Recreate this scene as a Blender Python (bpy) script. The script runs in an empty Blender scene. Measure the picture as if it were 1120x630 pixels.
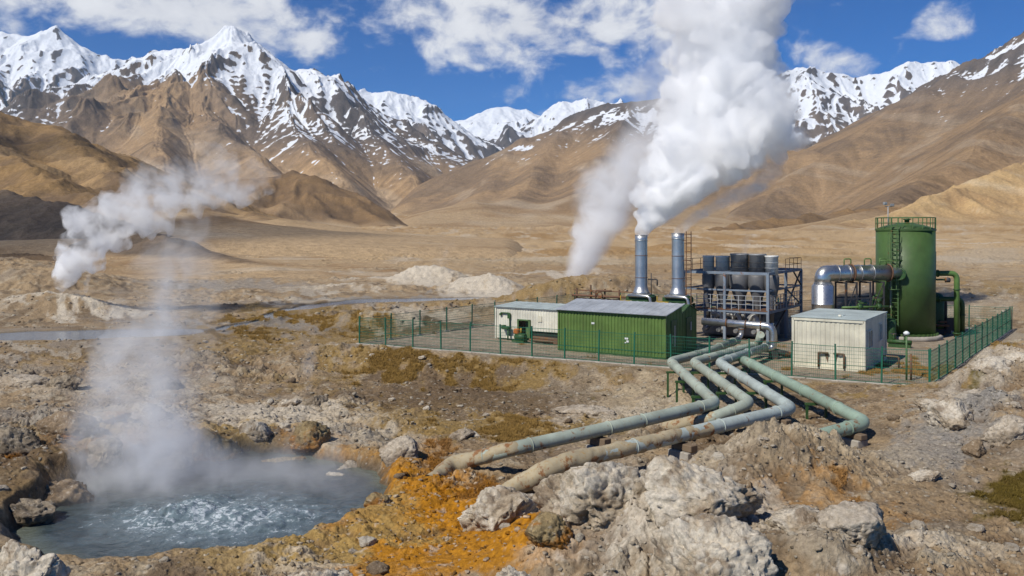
import bpy, bmesh, math, random
import numpy as np
from mathutils import Vector, Matrix
R = math.radians
scene = bpy.context.scene
col = scene.collection
F32 = np.float32
FOC, HZ, CX, CAMZ = 970.0, 250.0, 560.0, 7.4      # photo focal length in px, horizon row, centre column, eye height (m)

# ------------------------------------------------------------------ noise (numpy)
def _tab(seed):
    r = np.random.RandomState(seed)
    p = r.permutation(512).astype(np.int32)
    a = r.rand(512) * 2 * np.pi
    return p, np.cos(a).astype(F32), np.sin(a).astype(F32)
_T = {}
def perlin2(x, y, seed=0):
    if seed not in _T: _T[seed] = _tab(seed)
    p, gx, gy = _T[seed]
    x = np.asarray(x, F32); y = np.asarray(y, F32)
    xf = np.floor(x); yf = np.floor(y)
    xi = xf.astype(np.int32) & 511; yi = yf.astype(np.int32) & 511
    fx = x - xf; fy = y - yf
    u = fx*fx*fx*(fx*(fx*6-15)+10); v = fy*fy*fy*(fy*(fy*6-15)+10)
    x1 = (xi+1) & 511; y1 = (yi+1) & 511
    pa = p[xi]; pb = p[x1]
    def g(a, yy, dx, dy):
        k = p[(a+yy) & 511]
        return gx[k]*dx + gy[k]*dy
    n00 = g(pa, yi, fx, fy); n10 = g(pb, yi, fx-1, fy)
    n01 = g(pa, y1, fx, fy-1); n11 = g(pb, y1, fx-1, fy-1)
    a = n00 + u*(n10-n00); b = n01 + u*(n11-n01)
    return (a + v*(b-a))*1.5
def fbm(x, y, o=4, seed=0, gain=.5, lac=2.03):
    s = 0; a = 1.0; t = 0
    for i in range(o):
        s = s + a*perlin2(x, y, seed+i*7); t += a
        x = x*lac+17.3; y = y*lac-5.1; a *= gain
    return s/t
def ridged(x, y, o=4, seed=0, gain=.5, lac=2.05):
    s = 0; a = 1.0; t = 0; w = 1.0
    for i in range(o):
        n = 1-np.abs(perlin2(x, y, seed+i*5))*1.6
        n = np.clip(n, 0, 1)**2*w
        s = s+a*n; t += a
        w = np.clip(n*1.6, 0, 1)
        x = x*lac+3.7; y = y*lac+9.2; a *= gain
    return s/t
def worley(x, y, seed=0):
    """F1 and F2 distances and a random value of the nearest cell"""
    r = np.random.RandomState(seed)
    N = 256
    jx = r.rand(N, N).astype(F32); jy = r.rand(N, N).astype(F32); jv = r.rand(N, N).astype(F32)
    x = np.asarray(x, F32); y = np.asarray(y, F32)
    xf = np.floor(x); yf = np.floor(y)
    f1 = np.full(x.shape, 9, F32); f2 = np.full(x.shape, 9, F32); val = np.zeros(x.shape, F32)
    for i in (-1, 0, 1):
        for j in (-1, 0, 1):
            cx = xf+i; cy = yf+j
            ax = cx.astype(np.int32) & 255; ay = cy.astype(np.int32) & 255
            d = np.hypot(cx+jx[ax, ay]-x, cy+jy[ax, ay]-y)
            m = d < f1
            f2 = np.where(m, f1, np.minimum(f2, d))
            val = np.where(m, jv[ax, ay], val)
            f1 = np.where(m, d, f1)
    return f1, f2, val
def perlin3(x, y, z, seed=0):
    """cheap 3-D gradient noise"""
    if ('3', seed) not in _T:
        r = np.random.RandomState(seed+991)
        g = r.randn(512, 3); g /= np.linalg.norm(g, axis=1)[:, None]
        _T[('3', seed)] = (r.permutation(512).astype(np.int32), g.astype(F32))
    p, G = _T[('3', seed)]
    P = np.stack([x, y, z], -1).astype(F32)
    f = np.floor(P); I = f.astype(np.int32) & 511; d = P-f
    w = d*d*d*(d*(d*6-15)+10)
    out = 0
    for i in (0, 1):
        for j in (0, 1):
            for k in (0, 1):
                h = p[(p[(p[(I[..., 0]+i) & 511]+I[..., 1]+j) & 511]+I[..., 2]+k) & 511]
                gg = G[h]
                n = gg[..., 0]*(d[..., 0]-i)+gg[..., 1]*(d[..., 1]-j)+gg[..., 2]*(d[..., 2]-k)
                ww = (w[..., 0] if i else 1-w[..., 0])*(w[..., 1] if j else 1-w[..., 1])*(w[..., 2] if k else 1-w[..., 2])
                out = out+n*ww
    return out*1.5
def fbm3(P, s, o=4, seed=0, gain=.5):
    t = 0; a = 1.0; r = 0
    for i in range(o):
        r = r+a*perlin3(P[:, 0]*s+i*3.1, P[:, 1]*s-i*1.7, P[:, 2]*s+i*7.9, seed+i); t += a
        s *= 2.04; a *= gain
    return r/t
def sstep(a, b, x):
    t = np.clip((x-a)/(b-a), 0, 1)
    return t*t*(3-2*t)
def mixc(c, d, m):
    return c+(np.asarray(d, F32)-c)*m[..., None]

# ------------------------------------------------------------------ pixel helpers
def at(px, py, z=0.0):
    d = FOC*(CAMZ-z)/(py-HZ)
    return ((px-CX)/FOC*d, d)
def atd(px, py, d):
    return Vector(((px-CX)/FOC*d, d, CAMZ-(py-HZ)/FOC*d))

# ------------------------------------------------------------------ objects
def tag(o, label=None, cat=None, group=None, kind=None):
    if label: o['label'] = label
    if cat: o['category'] = cat
    if group: o['group'] = group
    if kind: o['kind'] = kind
    return o
def thing(name, label, cat, loc=(0, 0, 0), rz=0.0, group=None):
    o = bpy.data.objects.new(name, None); col.objects.link(o)
    o.location = loc; o.rotation_euler = (0, 0, rz); o.empty_display_size = .3
    return tag(o, label, cat, group)
def copy_tree(o, parent=None):
    c = o.copy(); col.objects.link(c)
    if parent: c.parent = parent
    for ch in list(o.children): copy_tree(ch, c)
    return c
def grid_object(name, X, Y, Z, mat, attrs=None, keep=None):
    ny, nx = X.shape
    me = bpy.data.meshes.new(name)
    n = nx*ny
    co = np.empty((n, 3), F32); co[:, 0] = X.ravel(); co[:, 1] = Y.ravel(); co[:, 2] = Z.ravel()
    idx = np.arange(n, dtype=np.int32).reshape(ny, nx)
    q = np.stack([idx[:-1, :-1], idx[:-1, 1:], idx[1:, 1:], idx[1:, :-1]], -1).reshape(-1, 4)
    if keep is not None:
        kq = (keep[:-1, :-1] | keep[:-1, 1:] | keep[1:, 1:] | keep[1:, :-1]).ravel()
        q = q[kq]
        used = np.zeros(n, bool); used[q.ravel()] = True
        remap = np.cumsum(used)-1
        co = co[used]; q = remap[q].astype(np.int32)
        if attrs: attrs = {k: (v.reshape(n, -1)[used] if v.ndim == 3 else v.ravel()[used]) for k, v in attrs.items()}
    me.vertices.add(len(co)); me.vertices.foreach_set('co', co.ravel())
    m = len(q)
    me.loops.add(m*4); me.loops.foreach_set('vertex_index', q.ravel())
    me.polygons.add(m)
    me.polygons.foreach_set('loop_start', np.arange(0, m*4, 4, dtype=np.int32))
    me.polygons.foreach_set('use_smooth', np.ones(m, bool))
    me.update(calc_edges=True)
    set_attrs(me, attrs)
    me.materials.append(mat)
    o = bpy.data.objects.new(name, me); col.objects.link(o)
    return o
def set_attrs(me, attrs):
    n = len(me.vertices)
    for k, v in (attrs or {}).items():
        if v.size == n*3:
            a = me.attributes.new(k, 'FLOAT_COLOR', 'POINT')
            c = np.ones((n, 4), F32); c[:, :3] = v.reshape(n, 3)
            a.data.foreach_set('color', c.ravel())
        else:
            a = me.attributes.new(k, 'FLOAT', 'POINT')
            a.data.foreach_set('value', v.astype(F32).ravel())
class NT:
    """short-hand for building node trees"""
    def __init__(s, name, world=False):
        if world:
            s.id = bpy.data.worlds.new(name)
        else:
            s.id = bpy.data.materials.new(name)
        s.id.use_nodes = True
        s.t = s.id.node_tree; s.t.nodes.clear()
    def n(s, typ, ins=None, **kw):
        nd = s.t.nodes.new(typ)
        for k, v in kw.items(): setattr(nd, k, v)
        for k, v in (ins or {}).items():
            sk = nd.inputs[k]
            if hasattr(v, 'is_output') or isinstance(v, bpy.types.NodeSocket): s.t.links.new(v, sk)
            else: sk.default_value = v
        return nd
    def math(s, op, a, b=0.0, c=0.0, clamp=False):
        nd = s.n('ShaderNodeMath', {0: a, 1: b, 2: c}, operation=op); nd.use_clamp = clamp
        return nd.outputs[0]
    def vmath(s, op, a, b=(0, 0, 0)):
        return s.n('ShaderNodeVectorMath', {0: a, 1: b}, operation=op).outputs[0]
    def noise(s, vec, scale, detail=4, rough=.55, dist=0.0):
        return s.n('ShaderNodeTexNoise', {'Vector': vec, 'Scale': scale, 'Detail': detail, 'Roughness': rough, 'Distortion': dist}).outputs['Fac']
    def mapr(s, v, a, b, c=0.0, d=1.0, smooth=False):
        nd = s.n('ShaderNodeMapRange', {'Value': v, 'From Min': a, 'From Max': b, 'To Min': c, 'To Max': d})
        if smooth: nd.interpolation_type = 'SMOOTHSTEP'
        return nd.outputs[0]
    def mix(s, f, a, b, blend='MIX'):
        nd = s.n('ShaderNodeMix', data_type='RGBA', blend_type=blend)
        for sk, v in ((nd.inputs['Factor'], f), (nd.inputs[6], a), (nd.inputs[7], b)):
            if isinstance(v, bpy.types.NodeSocket): s.t.links.new(v, sk)
            else: sk.default_value = v if not isinstance(v, tuple) or len(v) == 4 else (*v, 1)
        return nd.outputs[2]
    def out(s, surf=None, vol=None):
        o = s.n('ShaderNodeOutputWorld' if isinstance(s.id, bpy.types.World) else 'ShaderNodeOutputMaterial')
        if surf: s.t.links.new(surf, o.inputs['Surface'])
        if vol: s.t.links.new(vol, o.inputs['Volume'])
        return s.id
# ------------------------------------------------------------------ camera, sun, sky
cam = bpy.data.cameras.new('camera'); cam_o = bpy.data.objects.new('camera', cam); col.objects.link(cam_o)
cam_o.location = (0, 0, CAMZ); cam_o.rotation_euler = (R(90), 0, 0)
cam.sensor_width = 36; cam.lens = FOC/1120*36; cam.shift_y = -(315-HZ)/1120
cam.clip_start = .1; cam.clip_end = 60000
scene.camera = cam_o
SUN_EL, SUN_AZ = R(47), math.atan2(-.66, -.60)      # azimuth: direction TO the sun, x = left, y = behind the camera
to_sun = Vector((math.sin(SUN_AZ)*math.cos(SUN_EL), math.cos(SUN_AZ)*math.cos(SUN_EL), math.sin(SUN_EL)))
sl = bpy.data.lights.new('sun', 'SUN'); sl.energy = 4.7; sl.angle = R(.5); sl.color = (1, .945, .85)
so = bpy.data.objects.new('sun', sl); col.objects.link(so)
so.rotation_euler = to_sun.to_track_quat('Z', 'Y').to_euler()
so.location = to_sun*300

w = NT('World', world=True); scene.world = w.id
sky = w.n('ShaderNodeTexSky', sky_type='NISHITA', sun_disc=False, sun_elevation=SUN_EL, sun_rotation=SUN_AZ,
          altitude=4200, air_density=1.0, dust_density=.15, ozone_density=4.0)
hs = w.n('ShaderNodeHueSaturation', {'Saturation': 1.9, 'Value': .74, 'Color': sky.outputs[0]})
tc = w.n('ShaderNodeTexCoord').outputs['Generated']
sep = w.n('ShaderNodeSeparateXYZ', {0: tc})
# a cloud layer: a few drifting banks with wispy, noise-broken edges, given by bearing and height above the horizon
st = w.n('ShaderNodeCombineXYZ', {0: sep.outputs[0], 1: sep.outputs[1], 2: w.math('MULTIPLY', sep.outputs[2], 1.5)}).outputs[0]
warp = w.n('ShaderNodeTexNoise', {'Vector': st, 'Scale': 9.0, 'Detail': 3.0}).outputs['Color']
stw = w.vmath('ADD', st, w.n('ShaderNodeVectorMath', {0: w.vmath('SUBTRACT', warp, (.5, .5, .5)), 'Scale': .05}, operation='SCALE').outputs[0])
n1 = w.noise(stw, 13.0, 8, .56); n2 = w.noise(stw, 38.0, 5, .6)
ux = w.math('DIVIDE', sep.outputs[0], w.math('MAXIMUM', sep.outputs[1], .15))
uz = w.math('DIVIDE', sep.outputs[2], w.math('MAXIMUM', sep.outputs[1], .15))
acc = None
def bank(px, py, rx, ry, k, tilt=0.0):
    """one bank of cloud: a soft ellipse in bearing / elevation"""
    global acc
    dx = w.math('SUBTRACT', ux, (px-CX)/FOC); dz = w.math('SUBTRACT', uz, (HZ-py)/FOC)
    c, s = math.cos(tilt), math.sin(tilt)
    a = w.math('ADD', w.math('MULTIPLY', dx, c*FOC/rx), w.math('MULTIPLY', dz, s*FOC/rx))
    b = w.math('SUBTRACT', w.math('MULTIPLY', dz, c*FOC/ry), w.math('MULTIPLY', dx, s*FOC/ry))
    r2 = w.math('ADD', w.math('MULTIPLY', a, a), w.math('MULTIPLY', b, b))
    e = w.math('MULTIPLY', w.math('SUBTRACT', 1.0, w.math('SQRT', r2)), k)
    acc = e if acc is None else w.math('MAXIMUM', acc, e)
for b in ((190, 8, 270, 62, 1.0, -.10), (330, 45, 110, 34, .7, -.15), (60, -8, 150, 34, .8, 0), (428, 74, 46, 20, .62, 0), (580, 25, 190, 62, .85, 0), (655, 40, 130, 52, .75, 0),
          (455, 12, 80, 24, .6, 0), (556, 110, 34, 20, .5, 0), (985, 50, 34, 30, .45, .3), (1030, 22, 50, 28, .45, .2), (905, 15, 60, 40, .38, 0), (690, 95, 130, 50, .35, 0), (950, 60, 120, 40, .16, 0),
          (300, -160, 420, 120, .9, 0), (1000, -190, 300, 90, .7, 0), (-330, -20, 260, 70, .8, 0), (1450, -30, 200, 60, .6, 0)):
    bank(*b)
dens = w.math('ADD', acc, w.math('MULTIPLY', w.math('SUBTRACT', n1, .5), 2.3))
dens = w.math('ADD', dens, w.math('MULTIPLY', w.math('SUBTRACT', n2, .5), .7))
fac = w.math('MULTIPLY', w.mapr(dens, .13, .72, 0, 1, True), .93)
front = w.mapr(sep.outputs[1], .05, .2)
fac = w.math('MULTIPLY', fac, front)
tone = w.mapr(w.math('ADD', n1, w.math('MULTIPLY', dens, .35)), .42, .95)
cloudc = w.mix(tone, (5.6, 5.7, 6.1), (7.6, 7.65, 7.75))
deep = w.mix(1.0, hs.outputs[0], (.70, .90, 1.10), 'MULTIPLY')
skyc = w.mix(fac, deep, cloudc)
bg = w.n('ShaderNodeBackground', {'Color': skyc, 'Strength': .12})
w.out(bg.outputs[0])
vs = scene.view_settings
vs.view_transform = 'Standard'; vs.look = 'None'; vs.gamma = 1; vs.exposure = 0; vs.use_curve_mapping = False
cy = scene.cycles
cy.max_bounces = 26; cy.diffuse_bounces = 3; cy.glossy_bounces = 3; cy.transmission_bounces = 4; cy.volume_bounces = 24; cy.transparent_max_bounces = 12
cy.volume_max_steps = 256
cy.use_denoising = True
cy.caustics_reflective = False; cy.caustics_refractive = False
# ------------------------------------------------------------------ the ground, one sheet from the camera's feet to the foot of the mountains
FL, FR, BR, BL = (-9.8, 57.0), (19.4, 41.2), (36.4, 64.6), (7.2, 80.4)      # corners of the fenced yard
PADC = [FL, FR, BR, BL]
WATER_Z = -.75
PC, PRX, PRY = (-8.95, 26.6), 5.1, 5.75                                       # hot pool
def poly_sd(x, y, P):
    """signed distance to a convex polygon (negative inside)"""
    d = None; n = len(P)
    cx = sum(p[0] for p in P)/n; cy_ = sum(p[1] for p in P)/n
    for i in range(n):
        a, b = P[i], P[(i+1) % n]
        nx, ny = (b[1]-a[1]), -(b[0]-a[0]); L = math.hypot(nx, ny); nx /= L; ny /= L
        if (cx-a[0])*nx+(cy_-a[1])*ny > 0: nx, ny = -nx, -ny
        e = (x-a[0])*nx+(y-a[1])*ny
        d = e if d is None else np.maximum(d, e)
    return d
def pool_r(x, y):
    dx = (x-PC[0])/PRX; dy = (y-PC[1])/PRY
    r = np.hypot(dx, dy)
    return r*(1+.10*fbm(dx*1.7+4, dy*1.7, 3, 5)+.05*perlin2(dx*6, dy*6, 8))
# foreground humps: x, y, height, rx, ry, angle
def hump_px(px, d, py_top, rx, ry, ang=0.0, base=0.0):
    X = (px-CX)/FOC*d; z = CAMZ-(py_top-HZ)/FOC*d
    return (X, d, z-base, rx, ry, ang)
HUMPS = [
    hump_px(838, 27.0, 472, 1.9, 2.4), hump_px(905, 27.0, 482, 2.6, 2.4), hump_px(980, 26.0, 514, 2.6, 2.2, 0), 
    hump_px(795, 25.5, 506, 2.0, 1.7),
    hump_px(650, 20.6, 548, 2.6, 1.7), hump_px(760, 20.2, 552, 2.2, 1.6), hump_px(860, 18.2, 590, 3.2, 1.8), hump_px(990, 19.5, 575, 3.5, 2.2),
    hump_px(1075, 32.5, 452, 3.2, 2.8), hump_px(1010, 34.0, 458, 2.4, 2.0), hump_px(1160, 31.0, 440, 4.0, 4.0),
    hump_px(1100, 40.0, 398, 3.2, 3.0), hump_px(1150, 48.0, 372, 5.0, 5.0),
    hump_px(40, 28.5, 486, 2.4, 2.6), hump_px(-20, 27.0, 490, 3.0, 4.0), hump_px(110, 33.5, 440, 3.2, 2.2),
    hump_px(300, 35.5, 446, 4.0, 1.5), hump_px(410, 33.5, 462, 2.3, 1.8), hump_px(235, 33.6, 452, 1.6, 1.0), hump_px(330, 40.0, 424, 2.6, 1.4),
    hump_px(150, 41.0, 412, 3.0, 1.6), hump_px(40, 44.0, 400, 3.4, 1.4), hump_px(20, 21.0, 585, 1.9, 2.2),
    hump_px(420, 20.6, 588, 2.4, 1.5), hump_px(300, 19.0, 612, 2.4, 1.2),
    hump_px(640, 40.5, 432, 2.6, 1.2, -.3), hump_px(560, 46.0, 402, 6.0, 1.5, .3),
]
FAR = [
    (-41.0, 78.5, 1.55, 4.2, 2.6, .1), (-36.6, 77.0, .8, 3.4, 1.8, 0), (-46.5, 80, .9, 4.5, 3, 0),
    (-66.0, 112.0, 3.9, 12.0, 12.0, 0), (-54.0, 104.0, 1.5, 7.0, 5.0, 0),
    (-10.6, 124, 1.55, 3.9, 3.0, 0), (-12.6, 125, 1.2, 3.6, 2.4, 0), (-2.8, 105.5, 1.35, 3.2, 2.6, 0), (-5.2, 107, 1.0, 3.0, 2.2, 0), (-.6, 105, .9, 2.2, 2, 0), (-17.0, 108, .9, 6, 3, 0),
    (-9.0, 71.5, 1.15, 4.2, 2.0, 0), (-12.6, 73, .8, 2.6, 1.8, 0), (-3.0, 76.0, 1.0, 3.4, 2.0, 0),
    (-4.5, 65.5, .62, 4.4, 1.5, -.5), (9.6, 92.0, 2.3, 6.0, 3.4, 0), (4.0, 90.0, 1.5, 4.0, 3.0, 0), (16, 97, 1.6, 7, 4, 0),
]
def ground_height(x, y):
    d = np.hypot(x, y)
    wx = x+1.1*fbm(x*.22, y*.22, 3, 21); wy = y+1.1*fbm(x*.22+9, y*.22, 3, 22)
    z = np.zeros_like(x)
    padd = poly_sd(x, y, PADC)
    # the yard stands on a made bank: the land in front of it lies lower
    low = sstep(.6, 5.0, padd+.6*fbm(x*.3, y*.3, 3, 3))*np.clip(1-(y-50)/30, 0, 1)*sstep(20, 6, x)
    z -= low*.85
    nearf = sstep(46, 30, y)
    z += nearf*low*.55
    und = fbm(wx*.045, wy*.045, 4, 31)
    z += und*(.55+.0042*np.clip(d-40, 0, 900))*sstep(-1, 6, padd)
    z += np.clip(d-260, 0, None)*.008*sstep(260, 700, d)+np.clip(d-1100, 0, None)*.022*sstep(1100, 2000, d)*np.exp(-((x/y+.06)/.20)**2)+3.0*fbm(x*.006, y*.006, 4, 36)*sstep(150, 600, d)+(8*ridged(x*.0028+.0012*y, y*.0017, 4, 37)-4)*sstep(550, 1400, d)
    # the land climbs to the right, beyond the yard
    z += 4*sstep(30, 150, x-.30*(y-40)+8*fbm(x*.03, y*.03, 3, 44))*sstep(40, 120, y)
    z += 1.2*sstep(3, 14, padd)*sstep(15, 24, x-.1*y)
    rough = .25+.75*sstep(-.05, .35, fbm(wx*.10+3, wy*.10, 3, 51))
    hum = np.zeros_like(x)
    for hx, hy, h, rx, ry, a in HUMPS+FAR:
        c, s = math.cos(a), math.sin(a)
        m = (np.abs(x-hx) < 4*max(rx, ry)) & (np.abs(y-hy) < 4*max(rx, ry))
        if not m.any(): continue
        dx = wx[m]-hx; dy = wy[m]-hy
        q = ((dx*c+dy*s)/rx)**2+((-dx*s+dy*c)/ry)**2
        hum[m] += (h-(.25 if hy < 60 else .15))*np.exp(-q*.9)
    z += hum
    rough = np.maximum(rough, np.clip(hum*1.0, 0, .8))
    for qx, qy, rx, ry in ((680, 428, 4.5, 5.0), (600, 412, 5.0, 3.0), (900, 440, 4.0, 3.5)):
        tx, ty = at(qx, qy, -.3); rough *= 1-.75*np.exp(-((x-tx)/rx)**2-((y-ty)/ry)**2)
    # pool basin
    pr = pool_r(x, y)
    near = d < 75
    yard = sstep(.2, 1.4, padd)
    rough = rough*yard+.05
    # rocky relief (only where the lens could make it out)
    rel = np.zeros_like(x)
    m = d < 330
    xm, ym, rm = wx[m], wy[m], rough[m]
    a = ridged(xm*.30, ym*.30, 3, 61)-.45
    b = fbm(xm*.9+5, ym*.9, 2, 65)+.3*fbm(xm*3.7+5, ym*3.7, 2, 66)*sstep(110, 55, d[m])
    e = fbm(xm*3.0, ym*3.0, 4, 69)
    r_ = .24*a*rm+.24*b*rm+.07*e*(.3+rm)*sstep(150, 60, d[m])
    rel[m] = r_*(1+.004*d[m])
    m2 = d < 62
    wob = .16*fbm(x[m2]*1.2, y[m2]*1.2, 2, 71); wob2 = .16*fbm(x[m2]*1.2+7, y[m2]*1.2, 2, 72)
    xm, ym, rm = x[m2]+wob, y[m2]+wob2, rough[m2]
    # lumps of crust: rounded blocks of three sizes, each size only where its own patchy mask lets it
    lump = np.zeros_like(xm)
    for fq, am, sd, th in ((.62, .40, 3, .0), (1.4, .22, 4, -.08), (3.1, .09, 6, -.15)):
        f1, f2, v = worley(xm*fq, ym*fq, sd)
        dome = np.sqrt(np.clip(1-(f1/(.38+.34*v))**2, 0, 1))*(.25+.75*v)
        edge = sstep(0, .22, f2-f1)
        lump += am*dome*edge*sstep(th, th+.25, fbm(xm*fq*.22, ym*fq*.22, 2, 77+sd))
    led = np.zeros_like(xm)
    n_ = fbm(x[m2]*.55+2, y[m2]*.75, 6, 85, .55)
    for t_, a_ in ((-.24, .08), (-.12, .10), (0, .12), (.12, .12), (.24, .10)): led += a_*(sstep(t_, t_+.025, n_)-.5)
    lump = lump+led*sstep(-.25, .15, fbm(x[m2]*.12+9, y[m2]*.12, 2, 86))
    fine = .05*ridged(xm*2.6, ym*2.6, 3, 79)+.022*fbm(xm*9, ym*9, 2, 80)
    rel[m2] += .8*lump*np.clip(rm, .12, 1.15)+fine*(.25+rm)-.03
    rim = sstep(.92, 1.06, pr)
    z += rel*(1-.35*(1-sstep(1.0, 1.35, pr)))
    bank_top = z+.12*np.exp(-((pr-1.15)/.15)**2)
    bowl = WATER_Z-.75+.6*np.clip(pr, 0, 1)**4+.12*rel
    z = np.where(near, bowl*(1-rim)+bank_top*rim, z)
    # ponds and the stream are let in, flat, below
    pond = water_mask(x, y)
    shore = pond[1]; pond = pond[0]
    z = z*(1-shore)+(-.04+.05*rel)*shore
    z = z-.26*pond
    # inside the fence: level
    flat = 1-sstep(-.2, 1.0, padd)
    z = z*(1-flat)+(.03*fbm(x*.8, y*.8, 4, 83)+.012*fbm(x*4, y*4, 3, 84))*flat
    return z, dict(rough=rough, hum=hum, rel=rel, pr=pr, padd=padd, pond=pond, d=d)
# pond by the left vents and the shallow stream that feeds it: centre line points with half widths
STREAM = [(-52, 60.5, 2.2), (-40, 61.5, 2.0), (-31, 63, 3.0), (-25, 64.5, 2.4), (-21.5, 66, .6), (-20.5, 73, .35), (-21, 80, .4), (-18.5, 88, 1.4), (-14.5, 92.5, 2.3), (-8, 94.5, 2.0), (-2, 96, 1.2), (4.5, 97, .6)]
def water_mask(x, y):
    best = np.full(x.shape, 9.0, F32)
    m = (y > 50) & (y < 185) & (np.abs(x) < 75)
    xm = x[m]+1.2*fbm(x[m]*.25, y[m]*.25, 3, 91); ym = y[m]+1.0*fbm(x[m]*.25+5, y[m]*.25, 3, 92)
    b = np.full(xm.shape, 9.0, F32)
    for (x0, y0, w0), (x1, y1, w1) in zip(STREAM, STREAM[1:]):
        L2 = (x1-x0)**2+(y1-y0)**2
        t = np.clip(((xm-x0)*(x1-x0)+(ym-y0)*(y1-y0))/L2, 0, 1)
        q = np.hypot(xm-x0-t*(x1-x0), ym-y0-t*(y1-y0))/(w0+t*(w1-w0))
        b = np.minimum(b, q)
    best[m] = b
    return np.stack([sstep(1.35, .9, best), sstep(3.6, 1.3, best)])

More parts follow.
